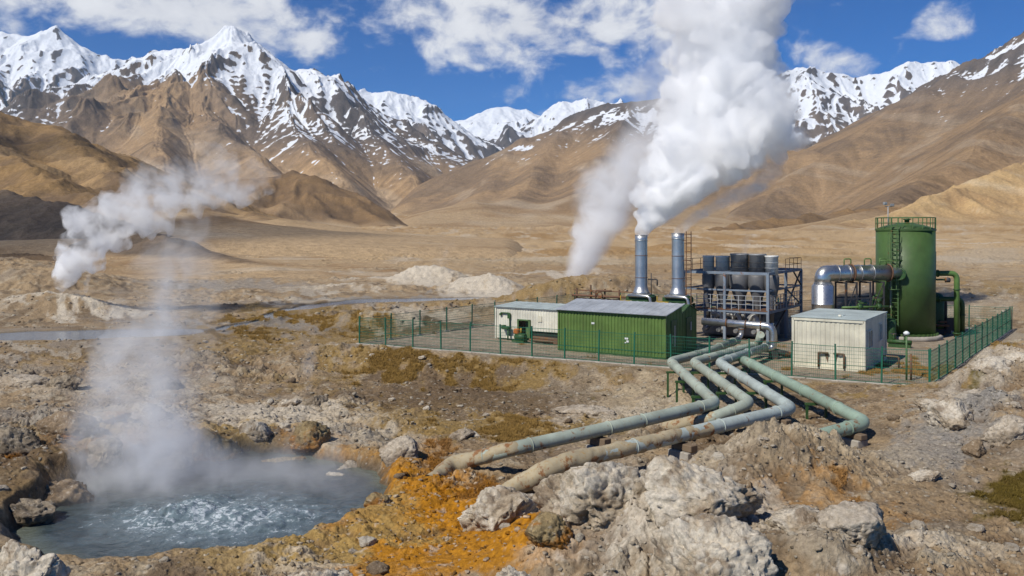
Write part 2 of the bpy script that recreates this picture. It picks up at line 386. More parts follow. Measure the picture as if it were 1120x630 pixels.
# colour patches on the ground: px, py, rx, ry of the ellipse as it is seen on level ground, kind, strength
OCH, YEL, WHI, GRA, OLV, DRK, TAN, GRY, PAL = 'ochre yellow white grass olive dark tan grey pale'.split()
PATCHES = [
    (470, 560, 120, 46, OCH, 1.0), (400, 600, 90, 30, OCH, .9), (520, 600, 90, 30, OCH, .8), (430, 515, 45, 22, OCH, .95), (600, 600, 60, 30, OCH, .7), (350, 590, 60, 20, YEL, .9), (410, 545, 40, 25, YEL, .7), (300, 605, 90, 18, YEL, .7),
    (885, 548, 75, 12, OCH, .42), (960, 568, 60, 12, OCH, .3), (560, 590, 80, 34, OCH, 1.0), (700, 600, 40, 20, OCH, .5),
    (60, 492, 60, 10, OCH, .35), (90, 470, 60, 14, YEL, .5), (35, 525, 50, 34, DRK, .8), (100, 505, 60, 14, DRK, .6), (250, 465, 60, 18, YEL, .65), (345, 455, 45, 14, YEL, .5), (370, 480, 60, 10, OCH, .45), (460, 480, 40, 10, OCH, .45), (200, 498, 80, 12, DRK, .5),
    (440, 498, 40, 12, OCH, .5), (330, 470, 30, 10, OCH, .4), (130, 482, 30, 6, OCH, .35),
    (640, 460, 60, 12, TAN, .6), (740, 425, 70, 14, TAN, .9), (670, 425, 70, 16, TAN, .8), (640, 442, 60, 9, WHI, .35), (700, 440, 60, 14, PAL, .7), (600, 410, 60, 8, PAL, .3),
    (520, 455, 90, 14, GRA, .85), (430, 440, 70, 10, GRA, .7), (600, 462, 70, 12, GRA, .8), (490, 425, 110, 7, GRA, .5), (380, 428, 60, 7, GRA, .55), (330, 400, 60, 6, GRA, .5),
    (460, 391, 90, 7, GRA, 1.0), (560, 397, 70, 6, GRA, .9), (400, 385, 60, 6, GRA, .8), (650, 402, 70, 4, GRA, .5), (860, 424, 60, 5, GRA, .5), (960, 423, 50, 5, GRA, .8), (1040, 420, 25, 6, GRA, .8), (1090, 385, 26, 10, GRA, .9),
    (300, 346, 90, 5, GRA, 1.0), (250, 362, 110, 4, GRA, .9), (400, 353, 40, 8, GRA, 1.0), (330, 336, 70, 3, GRA, .8), (200, 378, 120, 5, GRA, .5), (100, 385, 90, 4, GRA, .5), (460, 362, 70, 6, GRA, .7), (40, 372, 60, 3, GRA, .3), (380, 366, 60, 5, GRA, .7), (270, 372, 60, 4, GRA, .7),
    (560, 330, 90, 2.5, GRA, .6), (640, 312, 60, 2, GRA, .5), (450, 333, 60, 2, GRA, .5), (900, 290, 90, 4, GRA, .4), (1090, 330, 50, 4, GRA, .45), (1000, 320, 60, 3, GRA, .3),
    (520, 420, 120, 18, DRK, .75), (450, 407, 100, 10, DRK, .6), (640, 425, 40, 10, DRK, .3), (890, 440, 70, 10, DRK, .7), (560, 480, 60, 8, DRK, .5), (760, 470, 50, 8, DRK, .4), (470, 358, 60, 5, DRK, .8), (120, 380, 120, 5, DRK, .5), (170, 352, 140, 4, DRK, .3),
    (1110, 545, 50, 20, OLV, 1.0), (1070, 425, 16, 5, OLV, .9), (640, 428, 20, 6, OLV, .6), (760, 525, 40, 7, GRA, .5), (690, 512, 50, 8, DRK, .4),
    (690, 560, 115, 34, WHI, .95), (820, 565, 60, 20, WHI, .75), (740, 610, 110, 30, WHI, .9), (920, 612, 150, 22, WHI, .75), (860, 500, 60, 10, PAL, .6), (1060, 605, 70, 14, PAL, .6), (780, 520, 50, 8, PAL, .6), (610, 622, 40, 12, WHI, .4), (430, 575, 50, 12, YEL, .8), (960, 505, 60, 10, PAL, .4), (330, 612, 50, 12, WHI, .6), (880, 500, 90, 30, TAN, .6), (900, 485, 60, 14, DRK, .35), (1010, 590, 60, 18, PAL, .4),
    (300, 440, 110, 14, WHI, .75), (370, 462, 60, 12, WHI, .5), (330, 428, 70, 7, WHI, .6), (250, 428, 40, 8, WHI, .5), (40, 410, 60, 8, WHI, .35), (420, 470, 50, 14, PAL, .6), (190, 405, 70, 8, PAL, .5), (30, 450, 50, 16, GRY, .6),
    (1060, 470, 60, 22, GRY, .9), (1020, 500, 60, 16, GRY, .7), (1090, 410, 40, 14, WHI, .75), (1060, 445, 50, 10, WHI, .6), (1105, 375, 30, 10, PAL, .6), (960, 520, 70, 22, TAN, .3), (940, 590, 110, 14, DRK, .35), (1050, 570, 70, 14, DRK, .3), (850, 530, 90, 10, DRK, .35), (1000, 545, 60, 8, DRK, .3),
    (55, 334, 70, 6, WHI, .9), (90, 343, 80, 4, WHI, .9), (40, 378, 80, 2.5, WHI, .5), (475, 307, 46, 5, WHI, 1.0), (531, 318, 42, 6, WHI, 1.0), (430, 306, 60, 3, WHI, .7), (350, 318, 60, 2.4, WHI, .8), (330, 328, 70, 2, WHI, .6), (600, 299, 60, 1.6, WHI, .7), (380, 300, 60, 2, WHI, .4),
    (450, 345, 60, 8, PAL, .9), (545, 338, 40, 5, PAL, .6), (30, 290, 60, 16, DRK, 1.0), (300, 318, 70, 2, DRK, .3), (430, 326, 120, 2.2, GRY, .7), (250, 352, 130, 3, GRY, .6), (250, 312, 90, 4, GRY, .6),
    (1080, 290, 60, 10, PAL, .5), (1060, 340, 50, 8, PAL, .5), (800, 310, 300, 6, TAN, .5), (700, 285, 200, 4, TAN, .6), (650, 320, 50, 6, GRA, .35),
]
PCOL = {OCH: (.41, .19, .028), YEL: (.36, .25, .10), WHI: (.52, .465, .385), GRA: (.26, .175, .065), OLV: (.13, .10, .03), DRK: (.125, .085, .05), TAN: (.40, .325, .225), GRY: (.27, .255, .235), PAL: (.43, .375, .295)}
def ground_colour(x, y, z, M):
    d = M['d']; px = CX+FOC*x/y; py = HZ+FOC*CAMZ/y
    n1 = fbm(x*.35, y*.35, 4, 101); n2 = fbm(x*1.7, y*1.7, 4, 102); n3 = fbm(x*7, y*7, 3, 103)
    fa = sstep(120, 400, d)
    c = np.empty(x.shape+(3,), F32); c[...] = (.315, .235, .15)
    c = mixc(c, (.185, .138, .092), sstep(-.1, .35, n1))
    c = mixc(c, (.36, .30, .22), sstep(.05, .4, fbm(x*.9+8, y*.9, 4, 105)))
    c = mixc(c, (.28, .235, .185), sstep(.05, .4, fbm(x*.16, y*.16, 3, 106))*.8)
    rk = sstep(.04, .24, M['rel'])                                   # raised rock is paler, low parts stay darker
    c = mixc(c, (.37, .315, .24), rk*.7*sstep(70, 40, d))
    # far valley: dry grass and pale gravel fans drawn out along the valley
    v1 = fbm(x*.012, y*.004, 4, 111); v2 = fbm(x*.05, y*.012, 4, 112); v3 = fbm(x*.16, y*.05, 3, 113)
    f = np.empty_like(c); f[...] = (.44, .32, .19)
    f = mixc(f, (.33, .215, .105), sstep(-.05, .3, v1+.3*v2))
    f = mixc(f, (.50, .41, .30), sstep(.08, .4, v2+.25*v3))
    f = mixc(f, (.26, .18, .10), sstep(.15, .5, v3-.2*v1)*.6)
    fold = sstep(.3, .6, ridged(x*.0028+.0012*y, y*.0017, 4, 37))
    f = mixc(f, (.30, .195, .10), (1-fold)*sstep(500, 1200, d)*.55)
    c = c+(f-c)*sstep(70, 260, d)[..., None]
    wq = 26+.0*px
    sx = px+wq*1.2*fbm(px*.03, py*.09, 4, 121)+10*fbm(px*.13, py*.3, 3, 122)
    sy = py+np.clip((py-HZ)*.10, 1.2, 18)*1.6*fbm(px*.035+4, py*.10, 4, 123)
    for qx, qy, rx, ry, k, s in PATCHES:
        q = ((sx-qx)/(rx*1.12))**2+((sy-qy)/(ry*1.18))**2
        m = q < 1.6
        if not m.any(): continue
        e = sstep(1.35, .25, q[m]+(.45*n2[m]+.35*n3[m]))*s
        c[m] = mixc(c[m], PCOL[k], e)
    # fine colour break-up and hydrothermal specks
    near = sstep(90, 35, d)
    c *= (1+(.34*n3+.18*n2)*near+.10*n2*(1-near))[..., None]
    crack = sstep(-.02, -.16, M['rel'])*near
    c = mixc(c, (.15, .10, .06), crack*.55*sstep(.6, 2.0, M['padd']))  # low relief tinted dark brown
    sp = sstep(.30, .55, fbm(x*2.4+3, y*2.4, 4, 131))*near*sstep(1, 3, M['padd'])
    c = mixc(c, (.56, .52, .46), sp*.5)
    # yard: compacted grey-tan gravel
    yd = 1-sstep(-.2, 1.0, M['padd'])
    yc = np.empty_like(c); yc[...] = (.335, .275, .21)
    yc = mixc(yc, (.26, .215, .165), sstep(-.1, .3, fbm(x*.7, y*.7, 4, 141)))
    yc = mixc(yc, (.40, .345, .275), sstep(.1, .4, fbm(x*1.9, y*1.9, 4, 142)))
    yg = sstep(.02, .3, fbm(x*.8+5, y*.8, 4, 143)-.25+.5*np.exp(-((x-21)/4)**2-((y-46)/4)**2))
    yc = mixc(yc, (.27, .165, .05), yg*.85)
    c = c+(yc-c)*yd[..., None]
    # wet margin of the pool and the ponds
    pr = M['pr']
    wet = np.where(d < 75, sstep(1.0, .93, pr+.04*n2), 0)
    zz = sstep(.12, -.35, z-WATER_Z-.35)*np.where(pr < 1.5, 1, 0)*(d < 60)
    c = mixc(c, (.085, .075, .06), np.clip(wet+.8*zz, 0, 1)*.85)
    ylw = np.where(d < 60, sstep(1.28, 1.08, pr+.1*n1)*sstep(1.0, 1.06, pr), 0)*sstep(-.1, .25, n1+.5*n2+.15)
    c = mixc(c, (.36, .25, .11), ylw*.25)
    pd = M['pond']
    c = mixc(c, (.16, .13, .10), sstep(.02, .6, pd)*.8)
    lum = (c@np.array([.3, .55, .15], F32))[..., None]; c = lum+(c-lum)*1.08
    c *= (1-.10*sstep(140, 60, d))[..., None]
    return np.clip(c, .01, .8)

def ground_material():
    k = NT('ground')
    a = k.n('ShaderNodeAttribute', attribute_name='Col').outputs['Color']
    P = k.n('ShaderNodeTexCoord').outputs['Object']
    nf = k.noise(P, 9.0, 5, .62); nm = k.noise(P, 1.6, 4, .6)
    c = k.mix(1.0, a, k.n('ShaderNodeCombineColor', {0: k.mapr(nf, .25, .75, .62, 1.36), 1: k.mapr(nf, .25, .75, .60, 1.36), 2: k.mapr(nf, .25, .75, .56, 1.34)}).outputs[0], 'MULTIPLY')
    vor = k.n('ShaderNodeTexVoronoi', {'Vector': P, 'Scale': 5.5, 'Randomness': 1.0}, feature='F1')
    peb = k.mapr(vor.outputs['Distance'], .08, .34, 1.0, 0.0, True)
    pebsel = k.math('MULTIPLY', peb, k.mapr(k.n('ShaderNodeSeparateColor', {0: vor.outputs['Color']}).outputs[0], .60, .64))
    c = k.mix(k.math('MULTIPLY', pebsel, .55), c, k.mix(k.n('ShaderNodeSeparateColor', {0: vor.outputs['Color']}).outputs[1], (.17, .13, .10), (.56, .50, .42)))
    h = k.math('ADD', k.math('MULTIPLY', nf, .5), k.math('MULTIPLY', pebsel, .45))
    h = k.math('ADD', h, k.math('MULTIPLY', k.noise(P, 30, 3, .6), .2))
    b = k.n('ShaderNodeBump', {'Height': h, 'Distance': .16, 'Strength': .75})
    p = k.n('ShaderNodeBsdfPrincipled', {'Base Color': c, 'Roughness': .93, 'Normal': b.outputs[0]})
    p.inputs['Specular IOR Level'].default_value = .2
    return k.out(p.outputs[0])
pxs = np.concatenate([np.arange(-520, -60, 6.0), np.arange(-60, 1180, 1.0), np.arange(1180, 1640, 6.0)]).astype(F32)
ds = np.concatenate([np.geomspace(15, 60, 1250, endpoint=False), np.geomspace(60, 150, 480, endpoint=False), np.geomspace(150, 420, 170, endpoint=False), np.geomspace(420, 5200, 110)]).astype(F32)
gx = (pxs[None, :]-CX)/FOC*ds[:, None]; gy = np.repeat(ds[:, None], len(pxs), 1)
gz, GM = ground_height(gx, gy)
gcol = ground_colour(gx, gy, gz, GM)
ground = grid_object('ground', gx, gy, gz, ground_material(), {'Col': gcol})
tag(ground, 'rocky ochre and white stained valley floor', kind='structure')
def gheight(x, y):
    z, _ = ground_height(np.array([[x]], F32), np.array([[y]], F32))
    return float(z[0, 0])
# ------------------------------------------------------------------ mountains: every ridge is a heightfield grown from its crest line and side spurs
def seg_field(x, y, segs, S):
    """highest of all ridges: crest height minus slope times distance"""
    h = np.full(x.shape, -1e4, F32)
    for (a, b, k) in segs:
        ex, ey = b[0]-a[0], b[1]-a[1]; L2 = ex*ex+ey*ey+1e-6
        t = np.clip(((x-a[0])*ex+(y-a[1])*ey)/L2, 0, 1)
        dd = np.hypot(x-a[0]-t*ex, y-a[1]-t*ey)
        h = np.maximum(h, a[2]+t*(b[2]-a[2])-S*k*dd)
    return h
def crest3(pts):
    return [((px-CX)/FOC*d, d, CAMZ+(HZ-py)/FOC*d) for px, py, d in pts]
def grow(crest, S, rs, step, fall, lenf, depth, spread=.5, down=(0, -1)):
    """side spurs leaving a crest line, each with spurs of its own"""
    segs = [(a, b, 1.0) for a, b in zip(crest, crest[1:])]
    def spur(p, ang, z, L, lev):
        n = 4; x, y = p; prev = (x, y, z); f = fall*rs.uniform(.8, 1.2)
        for i in range(n):
            ang += rs.uniform(-.28, .28)
            x += math.cos(ang)*L/n; y += math.sin(ang)*L/n
            z -= f*L/n*(1.25 if i == 0 else 1)
            cur = (x, y, z); segs.append((prev, cur, 1.0+.12*lev))
            if lev < depth and i < n-1:
                for s in (-1, 1):
                    if rs.rand() < .75: spur((x, y), ang+s*rs.uniform(.55, .95), z-.02*L, L*rs.uniform(.3, .5), lev+1)
            prev = cur
    for a, b in zip(crest, crest[1:]):
        L = math.hypot(b[0]-a[0], b[1]-a[1])
        if L < 1: continue
        k = max(1, int(L/step))
        for i in range(k):
            t = (i+rs.uniform(.2, .8))/k
            z = a[2]+t*(b[2]-a[2])
            nx, ny = (b[1]-a[1])/L, -(b[0]-a[0])/L
            if ny > 0: nx, ny = -nx, -ny                    # the side that faces the valley
            ang = math.atan2(ny*.7+down[1]*.3, nx*.7+down[0]*.3)+rs.uniform(-spread, spread)
            if z > 40: spur((a[0]+t*(b[0]-a[0]), a[1]+t*(b[1]-a[1])), ang, z-rs.uniform(.0, .05)*z, min(lenf*z, 2600)*rs.uniform(.7, 1.1), 1)
    return segs
def boxblur(a, r):
    for ax in (0, 1):
        p = np.concatenate([np.repeat(np.take(a, [0], ax), r, ax), a, np.repeat(np.take(a, [-1], ax), r+1, ax)], ax)
        c = np.cumsum(p.astype(np.float64), ax)
        n = a.shape[ax]
        a = ((np.take(c, np.arange(2*r, 2*r+n), ax)-np.take(c, np.arange(0, n)-0, ax))/(2*r)).astype(F32)
    return a
def rock_material(name, snowy):
    k = NT(name)
    a = k.n('ShaderNodeAttribute', attribute_name='Col').outputs['Color']
    P = k.n('ShaderNodeTexCoord').outputs['Object']
    sc_ = .035 if snowy else .09
    nf = k.noise(P, sc_, 6, .62); nh = k.noise(P, sc_*5, 5, .65)
    c = k.mix(1.0, a, k.n('ShaderNodeCombineColor', {0: k.mapr(nh, .25, .75, .72, 1.28), 1: k.mapr(nh, .25, .75, .72, 1.28), 2: k.mapr(nh, .25, .75, .70, 1.28)}).outputs[0], 'MULTIPLY')
    ro = .92
    h = k.math('ADD', nf, k.math('MULTIPLY', nh, .35))
    if snowy:
        s = k.n('ShaderNodeAttribute', attribute_name='snow').outputs['Fac']
        f = k.mapr(k.math('ADD', s, k.math('ADD', k.math('MULTIPLY', k.math('SUBTRACT', nf, .5), .8), k.math('MULTIPLY', k.math('SUBTRACT', nh, .5), .55))), .42, .60, 0, 1, True)
        c = k.mix(f, c, k.mix(nf, (.66, .70, .76), (.77, .79, .81)))
    b = k.n('ShaderNodeBump', {'Height': h, 'Distance': 14.0 if snowy else 3.0, 'Strength': .55})
    p = k.n('ShaderNodeBsdfPrincipled', {'Base Color': c, 'Roughness': ro, 'Normal': b.outputs[0]})
    p.inputs['Specular IOR Level'].default_value = .15
    return k.out(p.outputs[0])
M_SNOW = rock_material('snowy_rock', True); M_HILL = rock_material('dry_hillside', False)
def mountain(name, label, seed, segs, S, xr, dr, cols, rows, amp, sc_, warp, snow=None, pal='rock', blocks=(), floor=0.0, fine=1.0, round_=0.0, gul=1.0, soft=None, foot=1.0, bare=None, apron=0):
    pxs = np.linspace(xr[0], xr[1], cols).astype(F32); ds = np.geomspace(dr[0], dr[1], rows).astype(F32)
    x = (pxs[None, :]-CX)/FOC*ds[:, None]; y = np.repeat(ds[:, None], cols, 1)
    wl = 1/sc_
    wx = x+warp*fbm(x*sc_*.9, y*sc_*.9, 4, seed+1)+warp*.3*fbm(x*sc_*5, y*sc_*5, 3, seed+3)
    wy = y+warp*fbm(x*sc_*.9+31, y*sc_*.9, 4, seed+2)+warp*.3*fbm(x*sc_*5+11, y*sc_*5, 3, seed+4)
    h0 = seg_field(wx, wy, segs, S)
    if round_:
        # soften the crests of grassy hills
        h0 = boxblur(h0, int(round_)) if round_ >= 1 else h0
    damp = 1.0
    if apron: h0 = np.where(h0 < apron, apron*np.exp((np.clip(h0, -9e3, apron)-apron)/apron), h0)
    if soft:
        sm = sstep(soft[0], soft[0]*.55, h0)
        h0 = h0+(boxblur(boxblur(h0, soft[1]), soft[1])-h0)*sm; damp = 1-.72*sm
    rid = ridged(wx*sc_*2.0, wy*sc_*2.0, 5, seed+11)-.4
    fb = fbm(x*sc_*7, y*sc_*7, 4, seed+15)
    top = sstep(.0, 1.0, (h0-floor)/(2.2*amp+.6*apron))
    h = h0+amp*rid*top*damp+amp*.20*fb*fine*top*damp
    # gullies: noise drawn out along the fall line
    hb = boxblur(h, 5)
    gy_ = np.gradient(hb, axis=0)/np.gradient(y, axis=0); gx_ = (np.gradient(hb, axis=1)/np.gradient(x, axis=1))
    gy_ = gy_-0*gx_; gm = np.hypot(gx_, gy_)+.02; gx_ /= gm; gy_ /= gm
    stk = 0; stk2 = 0
    for q in range(-7, 8):
        e = math.exp(-(q/4.5)**2)
        ax = x+q*.05*wl*gx_; ay = y+q*.05*wl*gy_
        stk = stk+e*perlin2(ax*sc_*13, ay*sc_*13, seed+31)
        stk2 = stk2+e*perlin2(ax*sc_*29, ay*sc_*29, seed+32)
    stk /= stk.std(); stk2 /= stk2.std()
    sl0 = sstep(.12, .45, gm)
    h = h-amp*(.055*stk+.018*stk2)*top*sl0*gul*damp
    if apron:
        # the fan runs out under the valley floor before the sheet ends
        tp = sstep(dr[0]*1.08, dr[0]*(2.1 if dr[0] > 200 else 1.5), y)*sstep(xr[1]-4, xr[1]-90, pxs)[None, :]*sstep(xr[0]+4, xr[0]+90, pxs)[None, :]
        lowp = sstep(2.2*apron, apron, h)
        h = h-(1-tp)*lowp*(np.clip(h, 0, None)+12)
    h = np.where(h < floor-30, floor-30, h)
    # colour
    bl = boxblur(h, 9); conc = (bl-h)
    hs_ = boxblur(h, 3)
    gyy = np.gradient(hs_, axis=0)/np.maximum(np.gradient(y, axis=0), 1e-3)
    dxx = np.gradient(x, axis=1)
    gxx = np.gradient(hs_, axis=1)/np.maximum(dxx, 1e-3)
    slope = np.hypot(gxx, gyy)
    n1 = fbm(x*sc_*1.5, y*sc_*1.5+h*sc_*.8, 4, seed+21); n2 = fbm(x*sc_*9, y*sc_*9+h*sc_*3, 4, seed+22); n3 = fbm(x*sc_*2+h*sc_*6, y*sc_*2-h*sc_*5, 4, seed+23)
    c = np.empty(x.shape+(3,), F32)
    if pal == 'rock':
        c[...] = (.11, .095, .088)
        c = mixc(c, (.16, .122, .092), sstep(-.2, .3, n1))
        c = mixc(c, (.075, .07, .07), sstep(.1, .4, n2)*.7)
        lowt = snow[0] if snow else 500
        brown = sstep(lowt*.95, lowt*.45, h+80*n1)
        bm_ = 0
        if bare: bm_ = sstep(bare[2]+300, bare[2]-50, y)*np.exp(-((x/y*FOC+CX-bare[0])/bare[1])**2); brown = np.maximum(brown, bm_*sstep(900, 700, h))
        bc = np.empty_like(c); bc[...] = (.32, .212, .115)
        bc = mixc(bc, (.215, .148, .09), sstep(-.15, .3, n1+.4*n2))
        bc = mixc(bc, (.37, .275, .18), sstep(.12, .4, n3)*.7)
        c = c+(bc*foot-c)*brown[..., None]
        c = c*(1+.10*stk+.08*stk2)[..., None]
    else:
        base = {'tan': ((.295, .188, .086), (.20, .125, .060), (.34, .245, .145)), 'brown': ((.235, .148, .072), (.150, .098, .055), (.29, .20, .115)), 'grey': ((.25, .195, .135), (.175, .135, .095), (.30, .25, .19)),
                'dark': ((.26, .165, .075), (.16, .108, .064), (.32, .215, .11)), 'toe': ((.155, .115, .08), (.10, .08, .06), (.20, .15, .10)), 'sand': ((.47, .32, .155), (.36, .235, .115), (.50, .385, .24))}[pal]  # toe tones carry part of the cloud shade
        c[...] = base[0]
        c = mixc(c, base[1], sstep(-.1, .35, n1+.35*n2))
        c = mixc(c, base[2], sstep(.05, .4, n3+.2*n2)*.8)
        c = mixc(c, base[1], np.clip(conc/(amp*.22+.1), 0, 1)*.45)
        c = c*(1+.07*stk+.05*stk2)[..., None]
    if apron:
        fan = sstep(.75*apron, .22*apron, h+.15*apron*n1)
        fc = np.empty_like(c); fc[...] = (.40, .285, .165); fc = mixc(fc, (.30, .195, .10), sstep(-.1, .3, n1+.3*n2)); fc = mixc(fc, (.46, .37, .26), sstep(.1, .4, n3)*.7)
        c = c+(fc-c)*fan[..., None]
    attrs = {'Col': np.clip(c, .01, .9)}
    if snow:
        z0, rng, steep, patch = snow
        s = (h-z0)/rng+.5+.40*n1+.25*n2*patch-np.clip(slope-steep, 0, 2)*1.0+np.clip(conc/(amp*.16+1), -1.3, 1.3)*.42
        if bare: s = s-1.1*bm_
        # wind scoured west flanks and drifts lying along the fall line
        s = s+.20*n3+(.20*stk+.24*stk2)*sl0
        attrs['snow'] = s.astype(F32)
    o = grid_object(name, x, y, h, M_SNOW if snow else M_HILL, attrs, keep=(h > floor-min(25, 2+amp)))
    return tag(o, label, kind='structure')
def rs(s): return np.random.RandomState(s)
def C(d, *pts): return crest3([(p[0], p[1], p[2] if len(p) > 2 else d) for p in pts])

# far left snow peak
cr = C(7600, (-160, 20), (-90, 60), (-40, 45), (0, 33), (30, 37), (62, 33), (85, 46), (105, 58), (135, 66, 7700), (190, 78, 8000))
mountain('mountain', 'snow covered peak at the far left', 310, grow(cr, .72, rs(1), 420, .50, 1.3, 2), .80, (-260, 200), (5600, 8600), 420, 300, 120, 1/1500, 130, snow=(800, 640, .7, .9))
# the main peak with its brown foot spurs
cr = C(4700, (58, 112, 4300), (75, 98, 4400), (95, 86, 4500), (120, 73, 4600), (150, 59, 4650), (174, 47), (200, 46), (215, 43), (235, 34), (255, 27), (268, 38), (280, 47), (300, 60), (320, 71), (338, 68), (355, 80), (375, 93, 4900), (400, 106, 5000), (430, 123, 5000), (460, 146, 5000), (480, 159, 5000), (505, 178, 5000), (540, 205, 5000))
sg = grow(cr, .70, rs(5), 300, .46, 1.5, 2)
sp = C(4300, (184, 68, 4350), (180, 95, 3950), (178, 130, 3500), (180, 175, 2900), (190, 215, 2400))
sp2 = C(4200, (181, 76, 4300), (150, 98, 4000), (110, 118, 3700), (60, 140, 3400), (20, 160, 3200))
sp3 = C(4200, (186, 72, 4300), (215, 108, 4000), (250, 140, 3500), (290, 175, 3000), (330, 210, 2500))
sp4 = C(4500, (300, 62, 4650), (310, 100, 4200), (335, 140, 3700), (360, 175, 3200), (385, 205, 2800))
sp5 = C(4600, (375, 94, 4850), (395, 130, 4300), (430, 165, 3800), (455, 195, 3400), (480, 220, 3000))
for q in (sp, sp2, sp3, sp4, sp5):
    sg += grow(q, .62, rs(int(q[0][0]) % 97+3), 420, .42, .9, 1, .4)
mountain('mountain', 'great peak with streaks of snow over a brown foot', 330, sg, .74, (-60, 560), (2300, 5600), 760, 460, 95, 1/900, 75, snow=(480, 400, .70, 1.0), floor=20, soft=(600, 9), bare=(170, 95, 4150))
# ridge behind it on the right, farthest white peak, the dark snowy pyramid
cr = C(7200, (360, 100), (385, 99), (405, 98), (425, 95), (445, 104), (470, 118), (490, 128), (510, 138), (530, 148), (555, 158), (600, 180))
mountain('mountain', 'snow ridge behind the great peak', 350, grow(cr, .68, rs(8), 380, .5, 1.2, 2), .76, (330, 620), (5600, 8000), 380, 280, 110, 1/1300, 90, snow=(520, 480, .7, .9))
cr = C(10500, (440, 150), (470, 142), (495, 131), (520, 122), (535, 115), (555, 113), (575, 118), (592, 126), (620, 135), (660, 150))
mountain('mountain', 'white peak farthest up the valley', 370, grow(cr, .55, rs(9), 500, .4, 1.1, 1), .6, (420, 680), (8600, 11200), 300, 220, 120, 1/1800, 120, snow=(520, 700, .8, .5))
cr = C(8600, (530, 158), (555, 150), (575, 140), (600, 123), (612, 110), (625, 114), (640, 113), (665, 115), (700, 118), (750, 130), (800, 150))
mountain('mountain', 'dark pyramid powdered with snow', 390, grow(cr, .62, rs(10), 420, .46, 1.1, 2), .72, (500, 860), (7000, 9400), 380, 260, 130, 1/1500, 110, snow=(640, 520, .65, 1.0))
# brown hill in the middle of the valley, snow on its shoulder
cr = C(3600, (395, 238, 2700), (420, 222, 2900), (450, 205, 3100), (480, 187, 3250), (510, 171, 3350), (545, 160, 3450), (585, 145, 3550), (625, 128, 3650), (660, 113), (690, 106), (722, 104), (752, 109), (785, 116), (830, 140), (880, 175), (930, 215))
sg = grow(cr, .5, rs(14), 300, .34, 1.5, 2)
for q in (C(3300, (560, 158, 3450), (545, 185, 3000), (530, 210, 2500), (520, 235, 1900)), C(3300, (625, 130, 3600), (600, 165, 3100), (575, 200, 2500), (560, 228, 2000)), C(3500, (690, 107, 3600), (670, 150, 3000), (650, 190, 2400), (630, 225, 1900))):
    sg += grow(q, .5, rs(21), 350, .3, .9, 1)
mountain('mountain', 'rounded brown mountain with patches of snow on its top', 410, sg, .56, (370, 980), (700, 4300), 640, 460, 34, 1/650, 45, snow=(470, 300, .55, 1.5), floor=2, round_=3, soft=(430, 9), apron=130)
# right: snow range and the long brown slope in front of it
cr = C(6600, (780, 130), (820, 95), (848, 81), (870, 72), (886, 75), (905, 84), (935, 85), (955, 80), (975, 77), (1005, 70), (1025, 65), (1052, 70), (1090, 85), (1160, 90))
mountain('mountain', 'broad snow range beyond the tank', 430, grow(cr, .7, rs(31), 330, .5, 1.35, 2), .74, (740, 1200), (4700, 7600), 560, 340, 105, 1/1200, 85, snow=(620, 560, .62, .9))
cr = C(3300, (1420, -60), (1330, -40), (1250, -15), (1180, 10), (1150, 25), (1120, 41), (1090, 52), (1060, 68, 3300), (1045, 78, 3250), (1030, 86, 3200), (1010, 95, 3150), (985, 115, 3050), (960, 131, 2950), (930, 150, 2850), (900, 170, 2700), (870, 190, 2550), (840, 210, 2400), (800, 234, 2200), (770, 244, 2000))
sg = grow(cr, .48, rs(33), 330, .36, 1.3, 2, .4, (-.5, -.9))
for q in (C(2600, (1200, 40, 3000), (1140, 90, 2500), (1080, 140, 2000), (1020, 190, 1500), (960, 225, 1150), (880, 255, 800)), C(2500, (1300, 50, 2600), (1230, 110, 2100), (1150, 160, 1600), (1080, 205, 1200))):
    sg += grow(q, .45, rs(41), 300, .32, .9, 1)
mountain('mountain', 'long brown mountain slope climbing to the right', 450, sg, .54, (720, 1560), (450, 3900), 900, 520, 34, 1/520, 44, snow=(645, 260, .55, 1.3), floor=2, round_=2, soft=(620, 9), foot=.88, apron=45)
# tan spur low on the right
cr = C(900, (1460, 20, 1500), (1330, 90, 1350), (1220, 140, 1200), (1120, 178, 1050), (1050, 202, 950), (1000, 222, 860), (960, 240, 800), (900, 258, 720), (860, 266, 660))
sg = grow(cr, .4, rs(51), 130, .26, 1.3, 2, .5, (-.4, -.9))
mountain('hill', 'sunlit tan spur low on the right', 470, sg, .46, (800, 1600), (250, 1700), 620, 380, 9, 1/130, 13, pal='sand', apron=28, floor=1, round_=3, gul=.5)
# left: dark brown hill and the dunes behind it
cr = C(950, (-520, 60, 1100), (-300, 90, 1050), (-60, 112, 1000), (0, 117), (40, 127), (80, 145), (120, 164), (150, 180), (180, 195, 900), (220, 210, 850), (260, 228, 800), (300, 248, 720))
sg = grow(cr, .42, rs(61), 150, .25, 3.2, 2, .35, (.35, -.95))
for q in (C(600, (-60, 113, 1000), (-20, 150, 760), (40, 185, 560), (120, 225, 400)), C(600, (60, 136, 920), (100, 170, 720), (170, 215, 520), (250, 262, 330)), C(700, (150, 181, 900), (200, 215, 700), (270, 250, 500), (330, 268, 400)), C(600, (-200, 102, 1000), (-160, 140, 740), (-100, 180, 520))):
    sg += grow(q, .4, rs(63), 120, .22, 2.2, 1)
mountain('hill', 'smooth brown hill at the left under the great peak', 490, sg, .44, (-620, 640), (170, 1300), 800, 440, 8, 1/140, 14, pal='dark', apron=30, floor=0, round_=4, gul=.5)
cr = C(1500, (150, 232, 1500), (190, 214, 1500), (240, 198, 1550), (280, 190, 1550), (320, 185, 1550), (345, 192), (380, 214, 1450), (420, 243, 1300), (450, 256, 1200))
sg = grow(cr, .42, rs(71), 150, .26, 3.0, 2, .5)
